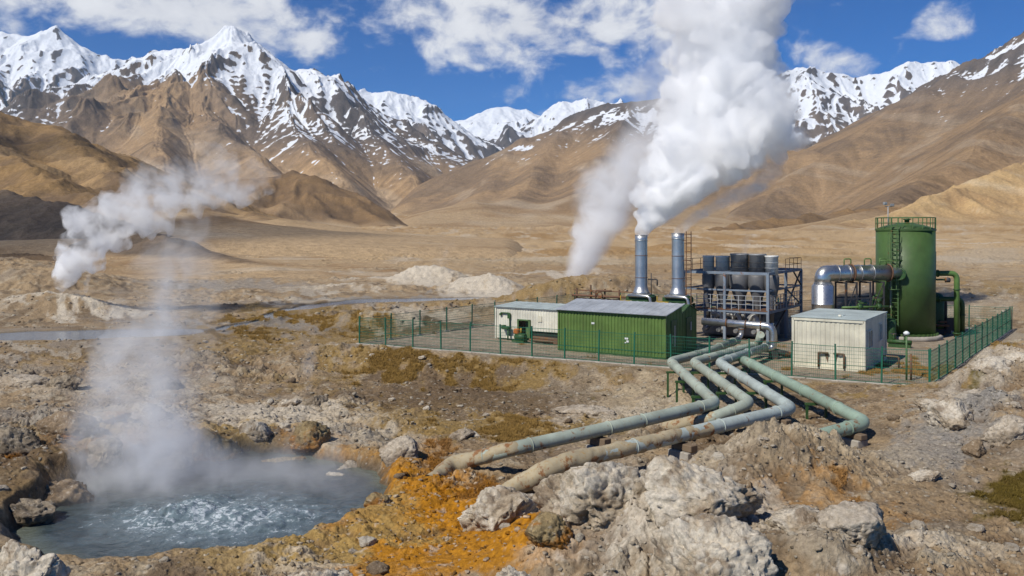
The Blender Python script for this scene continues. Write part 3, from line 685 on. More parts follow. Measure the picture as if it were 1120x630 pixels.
mountain('hill', 'low brown dune shaped hill in mid valley', 510, sg, .46, (120, 500), (300, 1900), 520, 360, 9, 1/190, 16, pal='brown', apron=30, floor=1, round_=3, gul=.5)

# nearest, the toe of the left hill, its palette darkened to deepen the cloud shade
cr = C(330, (-420, 150, 520), (-200, 186, 430), (-80, 200, 380), (0, 207, 340), (60, 219, 315), (132, 244, 270), (178, 257, 235), (235, 276, 195), (275, 292, 165), (300, 304, 140))
sg = grow(cr, .4, rs(81), 40, .22, 2.4, 2, .4, (.2, -1))
mountain('hill', 'gravelly toe of the left hill darkened for cloud shade', 530, sg, .34, (-560, 520), (90, 620), 680, 430, 2.6, 1/45, 5, pal='toe', apron=2.2, floor=-.5, round_=5, fine=.8, gul=.4)

# low ridges that run out into the valley behind the plant
cr = C(900, (1240, 180, 1500), (1100, 206, 1300), (1000, 222, 1150), (900, 232, 1000), (820, 243, 900), (740, 254, 800), (670, 264, 700))
mountain('hill', 'low brown ridge running out into the valley behind the plant', 550, grow(cr, .3, rs(91), 120, .2, 3.0, 1, .5, (-.3, -.95)), .34, (560, 1500), (380, 1900), 640, 360, 6, 1/110, 12, pal='brown', floor=-1, round_=3, gul=.5, apron=5)
cr = C(450, (1300, 222, 620), (1180, 240, 560), (1090, 254, 500), (1010, 260, 450), (930, 268, 400), (850, 275, 350))
mountain('hill', 'pale rubbly rise beyond the fence at the right', 570, grow(cr, .3, rs(95), 60, .18, 3.0, 1, .5, (-.3, -.95)), .30, (700, 1500), (140, 800), 620, 360, 3, 1/50, 6, pal='grey', floor=-1, round_=3, gul=.5, apron=1.6)
cr = C(700, (260, 236, 1150), (330, 247, 1000), (400, 250, 880), (470, 259, 760), (540, 268, 640))
mountain('hill', 'low tan ridge reaching the valley floor from the left', 590, grow(cr, .3, rs(97), 100, .2, 3.0, 1, .5, (.3, -.95)), .32, (150, 680), (300, 1500), 420, 320, 5, 1/90, 10, pal='tan', floor=-1, round_=3, gul=.5, apron=4)
# ------------------------------------------------------------------ mesh kit for built things
class MB:
    def __init__(s): s.v = []; s.f = []; s.sm = []
    def add(s, vs, fs, smooth=False):
        o = len(s.v); s.v += [tuple(v) for v in vs]
        s.f += [tuple(i+o for i in f) for f in fs]; s.sm += [smooth]*len(fs)
        return s
    def box(s, c, d, ang=0.0, bev=.0):
        hx, hy, hz = d[0]/2, d[1]/2, d[2]/2; ca, sa = math.cos(ang), math.sin(ang)
        if bev <= 0:
            vs = [(x, y, z) for z in (-hz, hz) for x, y in ((-hx, -hy), (hx, -hy), (hx, hy), (-hx, hy))]
            fs = [(3, 2, 1, 0), (4, 5, 6, 7), (0, 1, 5, 4), (1, 2, 6, 5), (2, 3, 7, 6), (3, 0, 4, 7)]
        else:
            b = min(bev, hx*.45, hy*.45, hz*.45); vs = []; fs = []
            def ring(ix, iy): return [(-hx+ix, -hy), (hx-ix, -hy), (hx, -hy+iy), (hx, hy-iy), (hx-ix, hy), (-hx+ix, hy), (-hx, hy-iy), (-hx, -hy+iy)]
            lv = [(b, -hz), (0, -hz+b), (0, hz-b), (b, hz)]
            for ins, z in lv:
                for (x, y) in ring(b, b): vs.append((x*(1-ins/hx), y*(1-ins/hy), z))
            for r in range(3):
                for i in range(8): fs.append((r*8+i, r*8+(i+1) % 8, (r+1)*8+(i+1) % 8, (r+1)*8+i))
            fs += [tuple(range(7, -1, -1)), tuple(range(24, 32))]
        return s.add([(c[0]+x*ca-y*sa, c[1]+x*sa+y*ca, c[2]+z) for x, y, z in vs], fs)
    def bar(s, p, q, w, h=None):
        """square bar between two points"""
        h = h or w; p = Vector(p); q = Vector(q); d = (q-p).normalized()
        up = Vector((0, 0, 1)) if abs(d.z) < .95 else Vector((0, 1, 0))
        a = d.cross(up).normalized(); b = a.cross(d)
        vs = []
        for o in (p, q):
            for i, j in ((-1, -1), (1, -1), (1, 1), (-1, 1)): vs.append(o+a*i*w/2+b*j*h/2)
        return s.add(vs, [(0, 1, 2, 3), (7, 6, 5, 4), (0, 4, 5, 1), (1, 5, 6, 2), (2, 6, 7, 3), (3, 7, 4, 0)])
    def tube(s, pts, r, n=12, bend=0.0, caps=True, rr=None):
        P = [Vector(p) for p in pts]
        if bend > 0 and len(P) > 2:
            Q = [P[0]]
            for a, b, c in zip(P, P[1:], P[2:]):
                u = (a-b); v = (c-b); k = min(bend, u.length*.48, v.length*.48); u.normalize(); v.normalize()
                s0, s1 = b+u*k, b+v*k
                for i in range(7):
                    t = i/6; Q.append(s0*(1-t)**2+b*2*t*(1-t)+s1*t*t)
            Q.append(P[-1]); P = Q
        vs = []; fs = []; m = len(P); d0 = (P[1]-P[0]).normalized()
        up = Vector((0, 0, 1)) if abs(d0.z) < .9 else Vector((0, 1, 0))
        a = d0.cross(up).normalized()
        for i, p in enumerate(P):
            d = ((P[min(i+1, m-1)]-P[max(i-1, 0)])).normalized()
            a = (a-d*a.dot(d)).normalized(); b = d.cross(a)
            q = rr[i] if rr else r
            for j in range(n):
                t = 2*math.pi*j/n; vs.append(p+a*math.cos(t)*q+b*math.sin(t)*q)
        for i in range(m-1):
            for j in range(n): fs.append((i*n+j, i*n+(j+1) % n, (i+1)*n+(j+1) % n, (i+1)*n+j))
        s.add(vs, fs, True)
        if caps:
            o = len(s.v)-len(vs)
            s.f += [tuple(o+j for j in range(n-1, -1, -1)), tuple(o+(m-1)*n+j for j in range(n))]; s.sm += [False, False]
        return s
    def lathe(s, prof, c=(0, 0, 0), n=32, closed=True):
        """profile [(r, z)] spun about the vertical through c"""
        vs = []; fs = []; m = len(prof)
        for r, z in prof:
            for j in range(n):
                t = 2*math.pi*j/n; vs.append((c[0]+r*math.cos(t), c[1]+r*math.sin(t), c[2]+z))
        for i in range(m-1):
            for j in range(n): fs.append((i*n+j, i*n+(j+1) % n, (i+1)*n+(j+1) % n, (i+1)*n+j))
        s.add(vs, fs, True)
        if closed:
            o = len(s.v)-len(vs)
            s.f += [tuple(o+j for j in range(n-1, -1, -1)), tuple(o+(m-1)*n+j for j in range(n))]; s.sm += [False, False]
        return s
    def ring(s, c, axis, R_, r, n=28, k=8):
        """torus about an axis"""
        ax = Vector(axis).normalized(); up = Vector((0, 0, 1)) if abs(ax.z) < .9 else Vector((1, 0, 0))
        a = ax.cross(up).normalized(); b = ax.cross(a); vs = []; fs = []
        for i in range(n):
            t = 2*math.pi*i/n; d = a*math.cos(t)+b*math.sin(t)
            for j in range(k):
                u = 2*math.pi*j/k; vs.append(Vector(c)+d*(R_+r*math.cos(u))+ax*r*math.sin(u))
        for i in range(n):
            for j in range(k): fs.append((i*k+j, i*k+(j+1) % k, ((i+1) % n)*k+(j+1) % k, ((i+1) % n)*k+j))
        return s.add(vs, fs, True)
    def sheet(s, p, q, z0, z1, pitch=.2, dep=.035, zt=None, out=None):
        """vertical profiled sheet from p to q (2-D points); zt(t) gives a varying top; out = outward normal"""
        p = Vector((p[0], p[1], 0)); q = Vector((q[0], q[1], 0)); L = (q-p).length; d = (q-p)/L
        nrm = Vector(out).normalized() if out else Vector((d.y, -d.x, 0))
        k = max(2, int(round(L/pitch))); pr = []
        for i in range(k):
            for f, o in ((0, 0), (.30, 0), (.42, 1), (.88, 1)): pr.append(((i+f)/k, o))
        pr.append((1, 0))
        vs = []; fs = []
        for t, o in pr:
            b = p+d*t*L+nrm*dep*o; top = zt(t) if zt else z1
            vs += [(b.x, b.y, z0), (b.x, b.y, top)]
        for i in range(len(pr)-1): fs.append((2*i, 2*i+2, 2*i+3, 2*i+1))
        return s.add(vs, fs)
    def slab_sheet(s, a, b, c, d, pitch=.25, dep=.03, th=.03):
        """profiled roof sheet on quad a-b-c-d (ribs run a->d)"""
        a, b, c, d = map(Vector, (a, b, c, d)); L = (b-a).length; k = max(2, int(L/pitch)); n = (b-a).cross(d-a).normalized()
        if n.z < 0: n = -n
        pr = []
        for i in range(k):
            for f, o in ((0, 0), (.6, 0), (.68, 1), (.92, 1)): pr.append(((i+f)/k, o))
        pr.append((1, 0)); vs = []; fs = []
        for t, o in pr:
            u = a.lerp(b, t)+n*dep*o; v = d.lerp(c, t)+n*dep*o
            vs += [u, v, u-n*(th+dep*o), v-n*(th+dep*o)]
        m = len(pr)
        for i in range(m-1):
            j = 4*i; fs += [(j, j+4, j+5, j+1), (j+2, j+3, j+7, j+6), (j, j+2, j+6, j+4), (j+1, j+5, j+7, j+3)]
        fs += [(0, 1, 3, 2), (4*m-4, 4*m-2, 4*m-1, 4*m-3)]
        return s.add(vs, fs)
    def build(s, name, mat, parent=None, loc=(0, 0, 0), rz=0.0):
        me = bpy.data.meshes.new(name); me.from_pydata(s.v, [], s.f); me.update()
        me.polygons.foreach_set('use_smooth', s.sm)
        bm = bmesh.new(); bm.from_mesh(me); bmesh.ops.recalc_face_normals(bm, faces=bm.faces); bm.to_mesh(me); bm.free()
        me.materials.append(mat)
        o = bpy.data.objects.new(name, me); col.objects.link(o)
        if parent: o.parent = parent
        o.location = loc; o.rotation_euler = (0, 0, rz)
        return o

def _build_each(s, name, mat, parent=None, **kw):
    """every loose piece an object of its own"""
    n = len(s.v); p = list(range(n))
    def find(i):
        while p[i] != i: p[i] = p[p[i]]; i = p[i]
        return i
    for f in s.f:
        a = find(f[0])
        for j in f[1:]: p[find(j)] = a
    grp = {}
    for k, f in enumerate(s.f): grp.setdefault(find(f[0]), []).append(k)
    out = []
    for ks in grp.values():
        m = MB(); idx = {}
        for k in ks:
            for j in s.f[k]:
                if j not in idx: idx[j] = len(idx); m.v.append(s.v[j])
            m.f.append(tuple(idx[j] for j in s.f[k])); m.sm.append(s.sm[k])
        out.append(m.build(name, mat, parent, **kw))
    return out
MB.each = _build_each
def paint(name, c, rough=.5, metal=0.0, dirt=.35, dirtc=(.22, .16, .10), streak=.35, rust=0.0, spec=.4, bump=0.0):
    """worn industrial finish: patchy tone, run marks, dust and rust with shapes of their own"""
    k = NT(name); P = k.n('ShaderNodeTexCoord').outputs['Object']
    big = k.noise(P, .9, 4, .6); fine = k.noise(P, 9, 4, .65)
    sv = k.vmath('MULTIPLY', P, (5.0, 5.0, .35)); run = k.noise(sv, 1.0, 4, .6)
    a = k.mix(k.mapr(big, .35, .65), tuple(v*.78 for v in c), tuple(min(1, v*1.12) for v in c))
    a = k.mix(k.math('MULTIPLY', k.mapr(run, .52, .75, 0, 1, True), streak), a, tuple(v*.55+d*.2 for v, d in zip(c, dirtc)))
    a = k.mix(k.math('MULTIPLY', k.mapr(fine, .5, .78, 0, 1, True), dirt), a, dirtc)
    if rust:
        rn = k.noise(P, 2.3, 6, .7)
        a = k.mix(k.mapr(rn, .62-.16*rust, .68-.10*rust, 0, .9, True), a, k.mix(fine, (.12, .045, .015), (.30, .12, .03)))
    ins = {'Base Color': a, 'Roughness': k.mapr(fine, .2, .8, max(.05, rough-.1), min(1, rough+.15)), 'Metallic': metal}
    if bump:
        ins['Normal'] = k.n('ShaderNodeBump', {'Height': k.math('ADD', fine, big), 'Distance': .02, 'Strength': bump}).outputs[0]
    p = k.n('ShaderNodeBsdfPrincipled', ins); p.inputs['Specular IOR Level'].default_value = spec
    return k.out(p.outputs[0])
M = dict(
    green=paint('green_cladding', (.105, .178, .040), .5, dirt=.16, streak=.6),
    dkgreen=paint('dark_green_paint', (.03, .085, .025), .5, dirt=.3),
    tank=paint('tank_green', (.056, .108, .029), .48, dirt=.10, streak=.28),
    pipegreen=paint('green_pipe_paint', (.10, .19, .05), .45, dirt=.2),
    cream=paint('cream_cladding', (.64, .605, .47), .6, dirt=.15, streak=.3),
    white=paint('white_cladding', (.68, .655, .54), .6, dirt=.2, streak=.25),
    roof=paint('zinc_roof', (.42, .445, .465), .5, metal=.25, dirt=.25, streak=.15),
    roof2=paint('pale_green_roof', (.40, .46, .44), .6, dirt=.4, streak=.2),
    steel=paint('blue_grey_steel', (.20, .245, .30), .55, dirt=.3, rust=.15),
    dark=paint('dark_steel', (.045, .045, .048), .6, dirt=.3, rust=.25),
    brown=paint('rusty_steel', (.16, .085, .05), .75, dirt=.4, rust=.6),
    galv=paint('dull_galvanised_metal', (.52, .52, .51), .38, metal=.85, dirt=.12, streak=.4, dirtc=(.14, .11, .09)),
    alu=paint('aluminium_jacket', (.60, .60, .59), .30, metal=.9, dirt=.10, streak=.25, dirtc=(.2, .17, .14)),
    grey=paint('grey_vessel', (.64, .64, .61), .5, metal=.0, dirt=.2, streak=.3, dirtc=(.05, .045, .04)),
    hopper=paint('dark_hopper', (.13, .13, .135), .55, metal=.2, dirt=.3, streak=.5),
    charcoal=paint('charcoal_vessel', (.27, .27, .27), .55, metal=.2, dirt=.3, streak=.5),
    pipe=paint('pale_green_pipe', (.40, .455, .42), .55, dirt=.40, streak=.3, rust=.05),
    pipe2=paint('weathered_green_pipe', (.36, .405, .33), .55, dirt=.45, streak=.3, rust=.32, dirtc=(.28, .21, .11)),
    pipe3=paint('crusted_pipe', (.37, .31, .20), .85, dirt=.8, rust=.55, dirtc=(.33, .19, .05), bump=.5),
    pipe4=paint('grass_green_pipe', (.28, .37, .28), .5, dirt=.25, rust=.08),
    fence=paint('fence_green', (.012, .125, .072), .45, dirt=.15),
    conc=paint('concrete', (.38, .35, .30), .9, dirt=.5, spec=.15, bump=.3),
    wood=paint('weathered_timber', (.19, .14, .095), .9, dirt=.4, spec=.1, bump=.4),
    rail=paint('grey_rail', (.42, .43, .43), .5, metal=.3, dirt=.2),
    railgreen=paint('green_rail', (.09, .17, .06), .55, dirt=.3, rust=.2),
    yellow=paint('yellow_paint', (.50, .33, .03), .5, dirt=.3),
    orange=paint('orange_paint', (.45, .13, .02), .5, dirt=.35),
    glass=paint('window_glass', (.05, .125, .14), .12, dirt=.05, streak=0, spec=.8),
    void=paint('shade_black', (.025, .025, .022), .9, dirt=.1),
    sign=paint('notice_white', (.72, .74, .72), .5, dirt=.1, streak=.1),
)
E1 = Vector((.83, -.55, 0)).normalized(); E2 = Vector((-E1.y, E1.x, 0)); RZ = math.atan2(E1.y, E1.x)
def yard(o, a, b, z=0.0):
    """point a metres along the fronts and b metres back from a corner"""
    return Vector((o[0], o[1], z))+E1*a+E2*b
# ------------------------------------------------------------------ the power station
def handle_part(parent, p): return MB().box(p, (.05, .05, .16)).build('handle', M['rail'], parent)
# --- big green shed: local x runs along its front, y to the back
SH = (2.87, 54.0); L, D, H, HB = 6.95, 2.35, 2.48, 2.92
sh = thing('green_shed', 'large bright green corrugated shed with a sloping zinc roof', 'shed', (*SH, 0), RZ)
m = MB(); lean = lambda t: H+(HB-H)*t
m.sheet((0, 0), (L, 0), .10, H, .21, .035, out=(0, -1, 0))
m.sheet((L, 0), (L, D), .10, H, .21, .03, zt=lambda t: lean(t), out=(1, 0, 0))
m.sheet((0, D), (0, 0), .10, H, .21, .03, zt=lambda t: lean(1-t), out=(-1, 0, 0))
m.sheet((L, D), (0, D), .10, HB, .21, .03, out=(0, 1, 0))
m.build('wall', M['green'], sh)
MB().slab_sheet((-.16, -.22, H+.02), (L+.18, -.22, H+.02), (L+.18, D+.15, HB+.06), (-.16, D+.15, HB+.06), .42, .018).build('roof', M['roof'], sh)
MB().box((L/2, -.13, H-.035), (L+.2, .07, .10), bev=.02).build('gutter', M['dkgreen'], sh)
m = MB()
for x in (0, L):
    m.box((x+(.02 if x else -.02), -.02, H/2), (.08, .08, H-.1))
m.each('corner_trim', M['green'], sh)
m = MB(); m.box((L/2, -.02, .05), (L+.1, .10, .10)); m.box((L+.02, D/2, .05), (.1, D, .10)); m.box((L/2, .0, .34), (L, .085, .035)); m.build('base_rail', M['dkgreen'], sh)
d = MB().box((L+.045, 1.15, 1.12), (.05, .85, 2.02)).build('door', M['dkgreen'], sh)
MB().box((L+.08, .78, 1.05), (.03, .05, .5)).build('handle', M['rail'], d)
MB().box((L+.075, 1.2, 1.2), (.012, .12, 1.2)).build('strip', M['rail'], d)
m = MB(); m.box((4.55, -.045, 1.02), (.24, .012, .10)); m.box((4.62, -.045, .86), (.16, .012, .12)); m.box((4.48, -.045, .78), (.10, .012, .06)); m.each('notice', M['sign'], sh)
MB().box((2.35, -.045, 1.78), (.20, .012, .11)).each('notice', M['sign'], sh)
# --- small gabled green shed behind it
p = yard(SH, L-.25, D+.42)
s2 = thing('green_shed', 'small dark green gabled shed behind the large green one', 'shed', p, RZ)
W2, D2, H2 = 1.9, 2.5, 2.35
m = MB(); gab = lambda t: H2+.42*(1-abs(2*t-1))
m.sheet((-W2, 0), (0, 0), 0.02, H2, .22, .03, out=(0, -1, 0)); m.sheet((0, 0), (0, D2), .02, H2, .22, .03, zt=gab, out=(1, 0, 0))
m.sheet((0, D2), (-W2, D2), .02, H2, .22, .03, out=(0, 1, 0)); m.sheet((-W2, D2), (-W2, 0), .02, H2, .22, .03, zt=gab, out=(-1, 0, 0))
m.build('wall', M['green'], s2)
m = MB(); m.slab_sheet((-W2-.1, -.12, H2-.02), (.12, -.12, H2-.02), (.12, D2/2, H2+.46), (-W2-.1, D2/2, H2+.46), .3, .025); m.slab_sheet((-W2-.1, D2+.12, H2-.02), (.12, D2+.12, H2-.02), (.12, D2/2, H2+.46), (-W2-.1, D2/2, H2+.46), .3, .025)
m.build('roof', M['dkgreen'], s2)
d = MB().box((.045, 1.2, 1.05), (.05, .85, 2.0)).build('door', M['dkgreen'], s2); MB().box((.085, 1.45, 1.5), (.03, .16, .5)).build('vent', M['rail'], d)
# --- long cream cabin to the left of the shed
wb = thing('cabin', 'long low cream cabin left of the green shed, with an open doorway', 'cabin', (-1.05, 59.4, 0), RZ)
L, D, H = 6.2, 2.4, 2.2
m = MB(); dx0, dx1 = 1.72, 2.72
m.sheet((0, 0), (dx0, 0), .12, H, .2, .018, out=(0, -1, 0)); m.sheet((dx0, 0), (dx1, 0), 1.42, H, .2, .018, out=(0, -1, 0)); m.sheet((dx1, 0), (L, 0), .72, H, .2, .018, out=(0, -1, 0))
m.sheet((0, D), (0, 0), .12, H, .2, .018, out=(-1, 0, 0)); m.sheet((L, 0), (L, D), .12, H, .2, .018, out=(1, 0, 0)); m.sheet((L, D), (0, D), .12, H, .2, .018, out=(0, 1, 0))
m.build('wall', M['white'], wb)
MB().slab_sheet((-.1, -.15, H+.02), (L+.1, -.15, H+.02), (L+.1, D+.1, H+.16), (-.1, D+.1, H+.16), .5, .02).build('roof', M['roof2'], wb)
m = MB(); m.box((L/2, -.06, H-.03), (L+.1, .06, .1)); m.box((-.02, -.02, H/2), (.1, .1, H-.1)); m.build('trim', M['white'], wb)
m = MB(); m.box((dx0+.06, -.02, .78), (.12, .14, 1.32)); m.box((dx1-.06, -.02, .78), (.14, .14, 1.32)); m.box(((dx0+dx1)/2, -.02, 1.40), (dx1-dx0, .14, .08)); m.box(((dx0+dx1)/2+.15, .35, .78), (.45, .05, 1.2)); m.build('door_frame', M['railgreen'], wb)
MB().box(((dx0+dx1)/2+.5, 1.0, .75), (.9, .04, 1.3)).build('inner_wall', M['cream'], wb)
m = MB(); m.box((4.5, .25, .36), (3.4, .4, .5)); m.build('underfloor_shade', M['void'], wb)  # near-black box put in for the shade below the raised floor
m = MB(); m.tube([(3.0, -.25, .34), (6.0, -.25, .30)], .10, 8); m.tube([(2.9, -.42, .20), (5.6, -.42, .18)], .08, 8); m.box((4.9, -.3, .22), (.3, .4, .35)); m.each('service_pipe', M['brown'], wb)
m = MB(); m.tube([(.42, -.10, 1.62), (.42, -.10, 1.80), (1.15, -.10, 1.80), (1.15, -.10, .28)], .045, 8, .08); m.box((1.1, -.11, 1.62), (.22, .1, .34)); m.box((.42, -.11, 1.70), (.16, .08, .14)); m.build('standpipe', M['dkgreen'], wb)
m = MB(); m.box((.98, -.32, .86), (.62, .3, .2), bev=.06); m.tube([(1.15, -.32, .75), (1.15, -.32, .05)], .05, 8); m.lathe([(.02, 0), (.2, .02), (.2, .06), (.02, .08)], (.78, -.32, .95), 14); m.each('valve', M['dkgreen'], wb)
MB().box((3.45, -.045, 1.55), (.28, .02, .4)).build('panel', M['cream'], wb)
# machines and pots by the doorway
g = thing('pump', 'small orange and green pump by the cream cabin doorway', 'pump', yard((-1.05, 59.4), 2.35, -.75), RZ)
m = MB(); m.box((0, 0, .12), (.9, .5, .10)); m.tube([(-.3, 0, .38), (.45, 0, .38)], .22, 14); m.build('motor', M['dkgreen'], g)
MB().box((-.22, 0, .72), (.38, .34, .36), bev=.06).build('hood', M['orange'], g); MB().tube([(.1, 0, .6), (.1, 0, .95)], .05, 8).build('exhaust', M['yellow'], g)
# --- cream container in front of the tank
CB = (15.08, 47.55); L, D, H = 3.62, 5.35, 2.68
ct = thing('container', 'cream corrugated site container in front of the green tank', 'container', (*CB, 0), RZ)
m = MB()
m.sheet((0, 0), (L, 0), .14, H-.12, .235, .022, out=(0, -1, 0)); m.sheet((0, D), (0, 0), .14, H-.12, .235, .022, out=(-1, 0, 0)); m.sheet((L, D), (0, D), .14, H-.12, .235, .022, out=(0, 1, 0))
m.box((L-.02, D/2, H/2), (.06, D, H-.24))
m.build('wall', M['cream'], ct)
m = MB()
for x, y in ((0, 0), (L, 0), (L, D), (0, D)): m.box((x, y, H/2-.01), (.14, .14, H-.06), bev=.015)
for y in (0, D): m.box((L/2, y-(.01 if y == 0 else -.01), H-.09), (L, .12, .14)); m.box((L/2, y-(.01 if y == 0 else -.01), .09), (L, .12, .14))
for x in (0, L): m.box((x, D/2, H-.09), (.12, D, .14)); m.box((x, D/2, .09), (.12, D, .14))
m.each('corner_post', M['cream'], ct)
m = MB(); m.box((L/2, D/2, H+.02), (L+.2, D+.2, .05)); m.box((L/2, D*.3, H+.055), (.9, .6, .03)); m.build('roof', M['roof2'], ct)
MB().tube([(L*.62, .7, H+.04), (L*.62, .7, H+.16)], .09, 12).build('vent', M['white'], ct)
for y0, wd, z0, ht in ((.75, .95, 1.18, .84), (3.55, .7, 1.30, .84)):
    f = MB()
    for a, b, c_, d_ in ((y0, z0-.03, wd+.1, .05), (y0, z0+ht+.03, wd+.1, .05)): f.box((L+.03, a+wd/2, b), (.07, c_, d_))
    for yy in (y0-.02, y0+wd/2, y0+wd+.02): f.box((L+.03, yy, z0+ht/2), (.07, .05, ht))
    f = f.build('window', M['white'], ct)
    MB().box((L+.018, y0+wd/2, z0+ht/2), (.03, wd, ht)).build('pane', M['glass'], f)
m = MB(); m.tube([(1.35, -.14, .12), (1.35, -.14, .88), (1.86, -.14, .88)], .05, 8, .05); m.tube([(2.65, -.14, .12), (2.65, -.14, .88), (2.12, -.14, .88)], .05, 8, .05); m.each('rusty_frame', M['brown'], ct)
m = MB()
for x0, s_ in ((1.86, -1), (2.12, 1)):
    m.add([(x0, -.055, .86), (x0+.05*s_, -.05, .35), (x0+.12*s_, -.05, .55), (x0+.22*s_, -.055, .86)], [(0, 1, 2, 3)])
m.each('torn_lining', M['brown'], ct)
# --- the tall tank
TK = (26.7, 60.2); TR, TH = 1.87, 7.36
tk = thing('tank', 'tall round green storage tank with a railed domed top', 'tank', (*TK, 0))
m = MB(); m.lathe([(TR, .28), (TR, TH)], n=80); m.build('shell', M['tank'], tk)
m = MB()
for z, rr in ((.36, .07), (TH-.05, .05)): m.lathe([(TR+.004, z-.05), (TR+rr, z-.05), (TR+rr, z+.05), (TR+.004, z+.05)], n=80, closed=False)
for o_ in m.each('rim', M['tank'], tk): o_.data.polygons.foreach_set('use_smooth', [False]*len(o_.data.polygons))
MB().lathe([(TR+.05, TH+.003), (TR*.8, TH+.17), (TR*.55, TH+.31), (TR*.25, TH+.40), (.02, TH+.42)], n=64).build('roof', M['tank'], tk)
MB().lathe([(.16, TH+.38), (.16, TH+.62), (.24, TH+.63), (.24, TH+.70), (.03, TH+.72)], (-.05, -.35, 0), 20).build('vent', M['dkgreen'], tk)
m = MB(); n = 18
for i in range(n):
    t = 2*math.pi*i/n; m.bar((TR*1.0*math.cos(t), TR*math.sin(t), TH), (TR*math.cos(t), TR*math.sin(t), TH+.78), .045)
for z in (TH+.42, TH+.78): m.ring((0, 0, z), (0, 0, 1), TR, .026, 48, 6)
m.build('railing', M['railgreen'], tk)
MB().lathe([(TR+.45, -.05), (TR+.45, .24), (TR+.38, .28)], n=12).build('plinth', M['conc'], tk)
m = MB(); n = 36
for i in range(n):
    t = 2*math.pi*i/n; m.box(((TR+.12)*math.cos(t), (TR+.12)*math.sin(t), .36), (.10, .14, .16), t)
m.each('anchor_bracket', M['tank'], tk)
# ladder on the camera side
ta = math.atan2(-.74, -.67); ux_, uy_ = math.cos(ta), math.sin(ta); sx_, sy_ = -uy_, ux_
m = MB()
for s_ in (-.22, .22): m.bar(((TR+.22)*ux_+s_*sx_, (TR+.22)*uy_+s_*sy_, .9), ((TR+.22)*ux_+s_*sx_, (TR+.22)*uy_+s_*sy_, TH+.75), .05)
for i in range(24):
    z = 1.1+i*.28; m.bar(((TR+.22)*ux_-.22*sx_, (TR+.22)*uy_-.22*sy_, z), ((TR+.22)*ux_+.22*sx_, (TR+.22)*uy_+.22*sy_, z), .03)
for z in (1.2, 2.8, 4.4, 6.0, 7.2): 
    for s_ in (-.22, .22): m.bar((TR*ux_+s_*sx_, TR*uy_+s_*sy_, z), ((TR+.22)*ux_+s_*sx_, (TR+.22)*uy_+s_*sy_, z), .04)
m.build('ladder', M['railgreen'], tk)
m = MB()
for i in range(7):
    z = 3.4+i*.62; pts = []
    for j in range(9):
        q = math.pi*j/8; pts.append(((TR+.24+.55*math.sin(q))*ux_+.36*math.cos(q)*sx_, (TR+.24+.55*math.sin(q))*uy_+.36*math.cos(q)*sy_, z))
    m.tube(pts, .022, 5)
for q in (.25, .5, .75):
    q *= math.pi; m.bar(((TR+.24+.55*math.sin(q))*ux_+.36*math.cos(q)*sx_, (TR+.24+.55*math.sin(q))*uy_+.36*math.cos(q)*sy_, 3.4), ((TR+.24+.55*math.sin(q))*ux_+.36*math.cos(q)*sx_, (TR+.24+.55*math.sin(q))*uy_+.36*math.cos(q)*sy_, 7.12), .03)
m.build('ladder_cage', M['railgreen'], tk)
# flood lights on a mast at the tank's rim
mp = Vector((-.92, .6, TH+.1))
m = MB(); m.tube([mp, mp+Vector((0, 0, 1.45))], .035, 8); m.tube([mp+Vector((-.18, 0, 1.45)), mp+Vector((.22, 0, 1.45))], .03, 6)
ma = m.build('mast', M['rail'], tk)
for sx2, tl in ((-.22, .25), (.26, -.1)):
    MB().box(mp+Vector((sx2, -.04, 1.58+tl*.3)), (.26, .18, .20), tl, .03).build('floodlight', M['charcoal' if tl < 0 else 'rail'], ma)
m = MB(); m.box((-1.55, -1.35, 3.6), (.09, .09, 2.9), .7); m.build('gauge_column', M['rail'], tk)
m = MB(); m.tube([(ux_*TR*1.0+.35*sx_, uy_*TR+.35*sy_, 4.4), (ux_*(TR+.3)+.35*sx_, uy_*(TR+.3)+.35*sy_, 4.4)], .34, 18); m.ring((ux_*(TR+.26)+.35*sx_, uy_*(TR+.26)+.35*sy_, 4.4), (ux_, uy_, 0), .36, .06); m.build('manhole', M['dkgreen'], tk)
# --- thick silver duct from its drum to the tank
VD = (20.05, 57.2)
du = thing('steam_duct', 'thick silver insulated duct bending from a drum to the green tank', 'duct', (*VD, 0))
m = MB(); m.lathe([(.60, .15), (.70, .3), (.70, 1.4), (.715, 1.41), (.715, 1.46), (.70, 1.47), (.70, 2.5), (.715, 2.51), (.715, 2.56), (.70, 2.57), (.70, 3.7), (.55, 3.88)], n=36)
m.build('drum', M['alu'], du)
tgt = Vector((TK[0]-.98-VD[0], TK[1]-1.62-VD[1], 4.5)); dr = Vector((tgt.x, tgt.y, 0)).normalized()
mid = Vector((0, 0, 4.5))+dr*(tgt.to_2d().length-1.05)
MB().tube([(0, 0, 3.86), (0, 0, 4.5), mid], .52, 28, .95).build('duct', M['alu'], du)
MB().tube([mid, mid+dr*.25, tgt], .52, 24, rr=[.52, .33, .33]).build('reducer', M['galv'], du)
m = MB()
for f in (.95, 1.75, 2.6, 3.5): m.ring(Vector((0, 0, 4.5))+dr*f, dr, .53, .03)
m.ring((0, 0, 3.9), (0, 0, 1), .55, .03); m.each('band', M['galv'], du)
m = MB(); m.ring(Vector((0, 0, 4.5))+dr*2.05, dr, .56, .05, 28, 6); m.ring(mid+dr*.02, dr, .55, .05, 28, 6); m.each('flange', M['brown'], du)
m = MB()
for f in (1.55, 3.05, 4.2):
    b = Vector((0, 0, 5.05))+dr*f; m.tube([b+Vector((0, 0, -.1)), b+Vector((0, 0, .38)), b+dr*.5+Vector((0, 0, .38)), b+dr*.5+Vector((0, 0, -.1))], .04, 8, .12)
b = Vector((0, 0, 5.3))+dr*4.2; m.tube([b, b+dr*1.8], .04, 8)
m.each('vent_line', M['pipegreen'], du)
